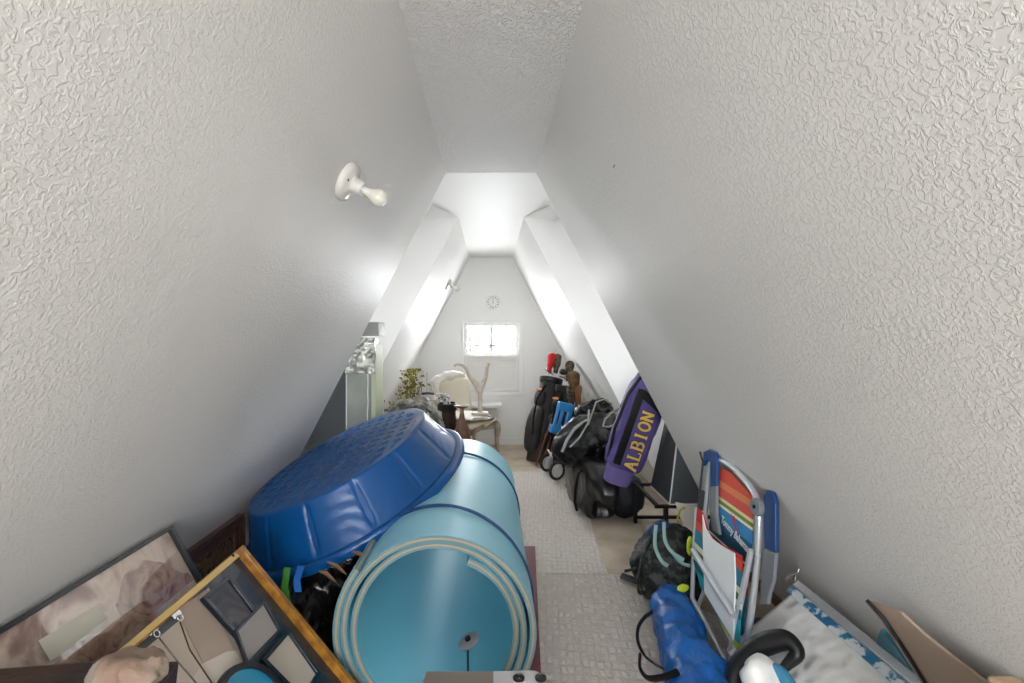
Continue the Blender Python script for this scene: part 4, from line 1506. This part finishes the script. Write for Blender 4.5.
cd = thing('turned_stand', (-.245, 4.05, .0), 'brown turned wooden stand with a flat dish top beside the slim brown golf bag', 'stand')
M['walnut'] = mat('walnut', '#7b5a45', .4, var=('#5c4030', 15, .4, .6))
Xc = xf((-.245, 4.05, .0))
MB().lathe([(.0, .013), (.085, .013), (.085, .03), (.045, .05), (.035, .2), (.04, .42), (.075, .46), (.07, .5), (.052, .58), (.024, .66), (.016, .70), (.014, .735), (0, .735)], Xc, 28).build('column', 'walnut', cd, smooth=True)
MB().lathe([(0, .73), (.03, .735), (.062, .75), (.066, .758), (.05, .756), (0, .75)], Xc, 28).build('dish', 'walnut', cd, smooth=True)

# ---------------------------------------------------------------- beach chair on the right
bc = thing('beach_chair', (1.0, 2.05, .02), 'folded striped beach chair with silver tube frame leaning on the right slope', 'chair')
CN = Vector((1, 0, -.0886)).normalized()
CP0 = Vector((.955, 0, 0))


def cp(px, py, off=0.0):
    return plane_hit(px, py, CP0 - CN * off, CN)


up_lo, up_hi = .30, .80
M['stripe_back'] = stripes('striped_back', [(0, '#2f9fb5'), (.10, '#c2402a'), (.16, '#e08a3c'), (.24, '#c8302a'), (.28, '#7e1a1c'), (.31, '#e9e6d8'), (.325, '#16485f'), (.42, '#1c5f86'),
                                             (.50, '#3d8fc4'), (.60, '#f0edd8'), (.625, '#7f8f3a'), (.655, '#e9e2b0'), (.68, '#d8564a'), (.76, '#e88a58'), (.82, '#dc5240'), (.93, '#c62f2c')], 2, up_lo, up_hi, .7, bump=(300, .001))
M['stripe_seat'] = stripes('striped_seat', [(0, '#2f9fb5'), (.08, '#b7c23a'), (.16, '#7e1a1c'), (.2, '#b7c23a'), (.26, '#2a9cae'), (.40, '#14606f'), (.46, '#e9e6d8'), (.50, '#3f7a3c'), (.54, '#e9e6d8'), (.58, '#2b7c94'),
                                             (.68, '#d8503c'), (.74, '#c82a26'), (.88, '#e9e6d8'), (.92, '#3f7a3c')], 2, .05, .66, .7, bump=(300, .001))
bf = MB().prism([cp(*q_) for q_ in ((714, 465), (730, 472), (753, 498), (752, 540), (748, 580), (742, 640), (704, 590), (704, 560), (710, 520))], CN * .004)
bf.build('back_fabric', 'stripe_back', bc)
sf_ = MB().prism([cp(*q_, .055) for q_ in ((697, 507), (703, 513), (708, 532), (715, 541), (732, 550), (742, 556), (741, 600), (738, 652), (725, 630), (700, 585), (693, 560))], CN * .004)
sf_.build('seat_fabric', 'stripe_seat', bc)
wp = MB().prism([cp(*q_, .064) for q_ in ((702, 514), (705, 528), (711, 538), (720, 545), (734, 553), (735, 580), (733, 640), (722, 622), (704, 592), (703, 560))], CN * .006)
wp.build('white_pillow', mat('white_panel', '#f2f4f5', .55), bc, bevel=.002)
# upholstery rail round the top and the posts
T = MB()
T.tube(soft([cp(702, 560), cp(706, 500), cp(710, 470), cp(714, 461), cp(722, 461), cp(732, 467), cp(743, 478), cp(751, 488), cp(757, 500), cp(759, 520), cp(756, 570), cp(749, 628)]), .0125, 12)
T.build('back_rail', 'silver', bc, smooth=True)
T = MB()
T.tube([cp(697, 508, .05), cp(694, 550, .05), cp(692, 598, .05)], .010, 12)
T.tube([cp(751, 550, .05), cp(741, 600, .05), cp(728, 666, .05)], .011, 12)
T.tube([cp(692, 598, .05), cp(710, 632, .05), cp(728, 666, .05)], .011, 12)
T.build('front_leg_frame', 'silver', bc, smooth=True)
T = MB()
T.tube([cp(693, 550, .09), cp(712, 582, .09), cp(734, 616, .09)], .012, 12)
T.build('seat_bar', 'silver', bc, smooth=True)
T = MB()
T.tube([cp(705, 580, .02), cp(718, 612, .02), cp(733, 644, .02)], .009, 12)
T.tube([cp(706, 586, .02), cp(698, 606, .02), cp(690, 622, .02), cp(694, 640, .02), cp(706, 668, .02)], .008, 12)
T.tube([cp(758, 555, .03), cp(752, 600, .03), cp(746, 650, .03)], .009, 12)
T.build('rear_leg_frame', 'silver', bc, smooth=True)
# armrests: grey with blue upper halves
M['arm_grey'] = mat('grey_arm_plastic', '#7d8288', .45)
M['arm_blue'] = mat('blue_arm_plastic', '#1b447c', .4)
for pts, nm in ((((705, 449), (716, 452), (716, 482), (715, 530), (704, 545), (706, 500), (704, 482)), 'far'), (((762, 492), (772, 494), (775, 510), (773, 556), (769, 590), (764, 603), (759, 590), (762, 556)), 'near')):
    if nm == 'far':
        blue = [(703, 452), (709, 449), (715, 452), (717, 462), (716, 486), (710, 487), (710, 462), (706, 460), (703, 466)]
        grey = [(710, 487), (716, 486), (716, 515), (719, 535), (712, 530), (709, 510)]
    else:
        blue = [(763, 496), (767, 490), (772, 492), (775, 503), (775, 552), (764, 548)]
        grey = [(764, 549), (775, 553), (773, 580), (769, 592), (767, 604), (760, 604), (761, 580)]
    off = .02 if nm == 'far' else -.012
    ar = MB().prism([cp(*q_, off) for q_ in grey], CN * .014).build('armrest', 'arm_grey', bc, bevel=.003)
    MB().prism([cp(*q_, off) for q_ in blue], CN * .016).build('blue_pad', 'arm_blue', ar, bevel=.003)
c = cp(757.5, 507, .035)
Xh = frame_of(c, Vector((0, 1, 0)), Vector((.0886, 0, 1)))
MB().lathe([(0, -.012), (.03, -.012), (.033, .0), (.030, .010), (.012, .012), (0, .012)], Xh, 28).build('hinge_disc', 'arm_grey', bc, smooth=True)
MB().lathe([(0, -.017), (.007, -.017), (.007, .017), (0, .017)], Xh, 12).build('hinge_bolt', 'black_metal', bc, smooth=True)
T = MB()
T.tube([cp(700, 452, .03), cp(703, 462, .03), cp(700, 490, .03)], .005, 8)
T.box((-.010, -.045, -.01), (.010, .045, .01), frame_of(cp(701, 500, .03), Vector((0, 1, 0)), Vector((.0886, 0, 1))))
T.build('arm_bracket', 'dark_grey', bc)
# logo: red leaping fish and white script, as on the chair back
ex_ = cp(747, 548, .002) - cp(721, 518, .002)
cc = (cp(747, 549, .004) + cp(722, 519, .004)) / 2
XL = frame_of(cc, ex_, Vector((0, 0, 1)))
if (XL.to_3x3() @ Vector((0, 0, 1))).x > 0:
    pass
M['logo_white'] = mat('white_script', '#e8eaee', .6)
M['logo_red'] = mat('red_fish', '#c0285a', .6)
text('script_lettering', 'Tommy Bahama', .05, XL, 'logo_white', bc, depth=.0006, offset=.0008, shear=.35, fit=ex_.length * .98)
fc = XL @ Vector((.0, .042, 0))
XF2 = XL.copy()
XF2.translation = fc
fish = [(-.02, .022), (-.008, .03), (.004, .020), (.010, .006), (.020, -.012), (.034, -.024), (.016, -.018), (.012, -.030), (.006, -.012), (-.006, .002), (-.016, .010), (-.034, .03)]
MB().prism([XF2 @ Vector((x, y, 0)) for x, y in fish], XF2.to_3x3() @ Vector((0, 0, .0008))).build('fish_emblem', 'logo_red', bc)

# ---------------------------------------------------------------- hiking pack, blue sleeve bag
bp = thing('backpack', (.86, 2.42, 0.014), 'black backpack with navy roll, lime patches and loose straps on the floor', 'backpack')
M['pack_black'] = mat('pack_black', '#15171a', .6, bump=(50, .004), var=('#3a413d', 22, .5, .56))
M['pack_navy'] = mat('pack_navy', '#1c3560', .45, bump=(30, .004))
M['lime'] = mat('lime_patch', '#b4c22e', .5)
M['mint'] = mat('pale_mint_tape', '#7b9c98', .5)
MB().loft([((.84, 2.26, .08), .06, .05), ((.85, 2.30, .12), .14, .10), ((.90, 2.45, .17), .17, .15), ((.97, 2.58, .21), .15, .15), ((1.0, 2.66, .22), .05, .06)], amp=.035, ns=9, seed=21, seg=44, sub=8, side=(1, -.3, 0)).build('pack_body', 'pack_black', bp, smooth=True)
MB().loft([((.83, 2.48, .14), .03, .03), ((.84, 2.50, .20), .055, .05), ((.87, 2.53, .29), .06, .055), ((.92, 2.54, .33), .05, .05), ((.95, 2.54, .33), .02, .02)], amp=.012, ns=12, seed=2, seg=24, side=(1, 0, 0)).build('navy_roll', 'pack_navy', bp, smooth=True)
for (px_, py_, Y, w_, h_2) in ((690, 546, 2.27, .016, .045), (683, 588, 2.13, .026, .017)):
    c = at(px_, py_, Y)
    MB().loft([(c + Vector((0, 0, h_2)), .006, .004), (c + Vector((0, 0, h_2 * .5)), w_, .008), (c - Vector((0, 0, h_2 * .5)), w_, .008), (c - Vector((0, 0, h_2)), .006, .004)], side=(1, .2, 0)).build('lime_patch', 'lime', bp, smooth=True)
for pts in ([(656, 525), (655, 545), (661, 560), (668, 566)], [(664, 522), (665, 540), (672, 552), (684, 560)], [(671, 550), (680, 562), (690, 566)]):
    MB().tube(soft([at(x, y, 2.30 - .02 * i) for i, (x, y) in enumerate(pts)]), .009, 8, flat=.45).build('mint_tape', 'mint', bp, smooth=True)
for pts, r_ in (([(653, 535), (644, 552), (640, 570), (637, 582)], .012), ([(650, 548), (650, 572), (645, 590), (639, 592), (638, 580)], .009), ([(662, 560), (668, 575), (676, 585), (688, 582)], .012), ([(636, 568), (630, 570), (625, 571)], .008)):
    MB().tube(soft([at(x, y, 2.34 - .012 * i) for i, (x, y) in enumerate(pts)]), r_, 8, flat=.5).build('strap', 'pack_black', bp, smooth=True)
c = at(630, 571, 2.60)
c.z = .035
MB().box((-.05, -.025, -.008), (.05, .025, .008), xf(c, (0, .1, -.5))).build('buckle', 'dark_grey', bp, bevel=.006)

bb = thing('sleeve_bag', (.76, 1.95, .014), 'long bright blue sleeve bag with black straps lying beside the beach chair', 'bag')
M['blue_nylon'] = mat('bright_blue_nylon', '#1560ae', .42, bump=(9, .02, 3), var=('#0f55a0', 5, .4, .6))
MB().loft([((.865, 2.27, .13), .03, .02), ((.86, 2.25, .13), .06, .055), ((.83, 2.2, .125), .092, .09), ((.79, 2.02, .12), .105, .095), ((.76, 1.84, .115), .115, .095), ((.74, 1.66, .11), .12, .09), ((.725, 1.5, .1), .12, .08), ((.72, 1.47, .09), .05, .03)], amp=.028, ns=7, seed=14, seg=48, sub=9, side=(1, 0, 0), e=2.4).build('bag_body', 'blue_nylon', bb, smooth=True)
MB().tube(soft([at(652, 612, 2.03), at(644, 618, 1.98), at(638, 628, 1.96), at(638, 642, 1.93), at(645, 656, 1.88), at(655, 664, 1.82), at(662, 668, 1.74)]), .011, 8, flat=.45).build('carry_strap', 'bag_black', bb, smooth=True)
MB().tube(soft([at(640, 655, 1.86), at(640, 668, 1.80), at(648, 678, 1.76), at(664, 677, 1.70), at(678, 672, 1.66)]), .012, 8, flat=.5).build('lower_strap', 'bag_black', bb, smooth=True)

# navy shoe behind the chair's feet
sh = thing('slip_on_shoe', (1.17, 2.02, .0), 'navy slip-on shoe on the floor behind the beach chair', 'shoe')
MB().loft([((1.10, 1.90, .05), .02, .01), ((1.11, 1.93, .062), .045, .025), ((1.15, 2.02, .072), .048, .035), ((1.18, 2.10, .075), .04, .04), ((1.19, 2.14, .07), .02, .02)], side=(1, 0, 0), seg=24).build('upper', 'pack_navy', sh, smooth=True)
MB().loft([((1.10, 1.895, .026), .03, .012), ((1.11, 1.93, .026), .05, .012), ((1.15, 2.02, .026), .052, .012), ((1.18, 2.10, .026), .045, .012), ((1.19, 2.15, .026), .025, .012)], side=(1, 0, 0), seg=16, e=4).build('sole', mat('pale_sole', '#9db2b4', .6), sh, smooth=True)

# ---------------------------------------------------------------- white padded carrier with black handle
wn = Vector((-1, 0, .82)).normalized()
A_ = wallpt(800, 582, .03)
B_ = wallpt(902, 681, .03)
far_top = A_
near_top = A_ + Vector((.0, -1.0, .0))
dn_ = Vector((-.70, -.06, -.52)).normalized()
Lw = .40
cr_ = thing('cool_bag', (1.1, 1.6, 0), 'white cool bag with silver edging and a black handle on the right', 'cool bag')
n2 = dn_.cross(Vector((0, -1, 0)))
if n2.z < 0:
    n2 = -n2
n2.normalize()
q1 = [far_top, near_top, near_top + dn_ * Lw, far_top + dn_ * Lw]
M['white_vinyl'] = mat('white_vinyl', '#f8f8f6', .35, bump=(7, .05, 2), coat=.2)
MB().hexa(q1, [v - n2 * .10 for v in q1]).build('bag_body', 'white_vinyl', cr_, bevel=.025)
# silver + blue edging along the top
ey_ = Vector((0, -1, 0))
g = MB()
e0 = far_top + n2 * .003
g.hexa([e0 + dn_ * .0, e0 + ey_ * 1.0, e0 + ey_ * 1.0 + dn_ * .032, e0 + dn_ * .032], [v + n2 * .012 for v in (e0, e0 + ey_ * 1.0, e0 + ey_ * 1.0 + dn_ * .032, e0 + dn_ * .032)])
g.build('silver_edging', mat('clear_silver_edging', '#c8ced2', .12, .3, coat=.6, bump=(10, .01)), cr_, bevel=.005)
M['blue_edge'] = mat('blue_printed_edge', '#2f7fae', .3, var=('#e6eef2', 22, .47, .53), coat=.4)
g = MB()
e1 = e0 + dn_ * .034
g.hexa([e1, e1 + ey_ * .98, e1 + ey_ * .98 + dn_ * .032, e1 + dn_ * .032], [v + n2 * .006 for v in (e1, e1 + ey_ * .98, e1 + ey_ * .98 + dn_ * .032, e1 + dn_ * .032)])
g.build('blue_trim', 'blue_edge', cr_, bevel=.002)
# clip at the far corner
g = MB()
kp = far_top + n2 * .02
g.tube([kp + Vector((-.055, -.02, .0)), kp + Vector((-.03, 0, .01)), kp + Vector((0.0, 0, .02))], .006, 8)
g.tube([kp + Vector((.01, .0, .035)), kp + Vector((-.005, 0, .012)), kp + Vector((-.01, -.0, -.01))], .005, 8)
g.build('clip', 'chrome', cr_, smooth=True)
# black handle
hb = MB()


def wp_(px, py, off):
    return plane_hit(px, py, q1[0] + n2 * off, n2)


arc_ = [wp_(732, 690, .04), wp_(738, 668, .06), wp_(752, 652, .075), wp_(768, 643, .08), wp_(784, 640, .08), wp_(793, 645, .07), wp_(797, 654, .055), wp_(788, 664, .045), wp_(780, 672, .04)]
ra_ = [.026, .031, .034, .036, .033, .027, .022, .016, .012]
pp_, rr_ = [], []
for i in range(8):
    p0_, p1_, p2_, p3_ = arc_[max(i - 1, 0)], arc_[i], arc_[i + 1], arc_[min(i + 2, 8)]
    for k in range(5):
        f = k / 5
        pp_.append(.5 * ((2 * p1_) + (p2_ - p0_) * f + (2 * p0_ - 5 * p1_ + 4 * p2_ - p3_) * f * f + (3 * p1_ - p0_ - 3 * p2_ + p3_) * f ** 3))
        rr_.append(ra_[i] * (1 - f) + ra_[i + 1] * f)
hb.tube(pp_, rr_, 16)
hb.build('handle', 'black_metal', cr_, smooth=True)
# white wheel hub / box corner in front of the handle
wbx = thing('white_jug', wp_(765, 690, .05), 'white plastic jug with a blue side in front of the black handle', 'jug')
g = MB()
c = wp_(762, 672, .10)
g.loft([(c + Vector((-.03, .02, .0)) + Vector((0, 0, .03)), .02, .02), (c + Vector((-.02, .0, .015)), .055, .045), (c + Vector((.0, -.06, -.05)), .065, .05), (c + Vector((.02, -.16, -.14)), .07, .05), (c + Vector((.03, -.2, -.2)), .03, .02)], side=(1, .3, 0), e=3, seg=32)
g.build('jug_body', 'white_vinyl', wbx, smooth=True)
g = MB()
c2 = wp_(782, 676, .085)
g.loft([(c2 + Vector((-.02, .02, .02)), .01, .01), (c2 + Vector((-.005, -.01, -.0)), .02, .03), (c2 + Vector((.02, -.09, -.08)), .025, .035), (c2 + Vector((.03, -.15, -.15)), .01, .01)], side=(1, .3, 0), e=3)
g.build('blue_side', mat('sea_blue_plastic', '#3f86a8', .4), wbx, smooth=True)

# ---------------------------------------------------------------- cardboard sheet, teal board, carton
cs = thing('canvas_sheet', (1.2, 1.2, .0), 'large tan canvas sheet with a black edge leaning on the right slope', 'sheet')


def wq(px, py, off):
    return wallpt(px, py, off)


wn_r = Vector((-1, 0, -.515)).normalized()
P = [wq(867, 600, .05), wq(884, 604, .05), wq(903, 612, .045), wq(925, 632, .04), wq(950, 652, .035), wq(992, 684, .03), wq(1060, 735, .03), wq(1000, 770, .05), wq(928, 690, .05), wq(915, 668, .05), wq(900, 645, .05), wq(884, 620, .05)]
M['canvas'] = mat('tan_canvas', '#b09c8c', .75, bump=(30, .002), var=('#a3907f', 4, .4, .6))
MB().prism(P, Vector((-.006, 0, -.004))).build('sheet_face', 'canvas', cs)
MB().tube([wq(867, 600, .062), wq(884, 619, .062), wq(900, 643, .062), wq(915, 667, .062), wq(932, 694, .062)], .005, 8).build('black_edge', 'black_metal', cs, smooth=True)
P = [wq(884, 628, .022), wq(899, 644, .022), wq(915, 668, .022), wq(934, 700, .022), wq(905, 715, .022), wq(894, 662, .022), wq(880, 640, .022)]
tbx = MB().prism(P, Vector((-.012, 0, -.006))).build('teal_board', mat('teal_board', '#3e7f90', .35, bump=(25, .006), var=('#2f6b7e', 8, .4, .6)), bevel=.001)
tag(tbx, 'teal board showing between the cool bag and the tan canvas sheet', 'board')
ct = thing('carton', (1.2, 1.05, 0), 'pale brown cardboard carton at the bottom right corner', 'carton')
M['carton'] = mat('pale_cardboard', '#c3a583', .75, var=('#cdb89c', 10, .4, .6))
p = at(985, 674, 1.02)
MB().box((p.x, .5, .014), (p.x + .062, 1.02, p.z)).build('carton_body', 'carton', ct, bevel=.008)
p2 = at(930, 681, 1.0)
MB().box((p2.x - .02, .55, .014), (p.x - .01, .98, p2.z)).build('side_flap', 'carton', ct, bevel=.006)

# ---------------------------------------------------------------- trees outside the end window
M['bark'] = mat('pinkish_bark', '#4d332c', .9)
M['buds'] = mat('pink_buds', '#5c3a30', .9)


def tree(x, y, h, label, seed):
    # slender young trees
    r = random.Random(seed)
    t = thing('bare_tree', (x, y, -3), label, 'tree', 'trees outside the window')
    g = MB()
    ends = []

    def br(p, d, L, rad, lv):
        q = p + d * L
        m_ = (p + q) / 2 + Vector((r.gauss(0, .04), r.gauss(0, .04), 0)) * L
        g.tube([p, m_, q], [rad, rad * .8, rad * .6], 6)
        if lv == 0:
            ends.append(q)
            return
        for _ in range(4 if lv > 1 else 3):
            nd = (d + Vector((r.gauss(0, .5), r.gauss(0, .5), r.gauss(.1, .3)))).normalized()
            br(p + (q - p) * r.uniform(.55, 1), nd, L * r.uniform(.55, .78), rad * .55, lv - 1)
    br(Vector((x, y, -3)), Vector((0, 0, 1)), h, .10, 4)
    g.build('trunk', 'bark', t)
    g = MB()
    for e_ in ends:
        for _ in range(10):
            p = e_ + Vector((r.gauss(0, .12), r.gauss(0, .12), r.gauss(0, .12)))
            a = Vector((r.gauss(0, 1), r.gauss(0, 1), r.gauss(0, 1))).normalized() * .07
            b = a.cross(Vector((r.gauss(0, 1), r.gauss(0, 1), 1))).normalized() * .05
            g.add([p - a, p + b, p + a, p - b], [(0, 1, 2, 3)])
    g.build('foliage', 'buds', t)


tree(-.8, 13.5, 2.6, 'bare pinkish tree seen through the left panes of the window', 3)
tree(1.5, 17.0, 2.4, 'bare pinkish tree seen through the right panes of the window', 8)
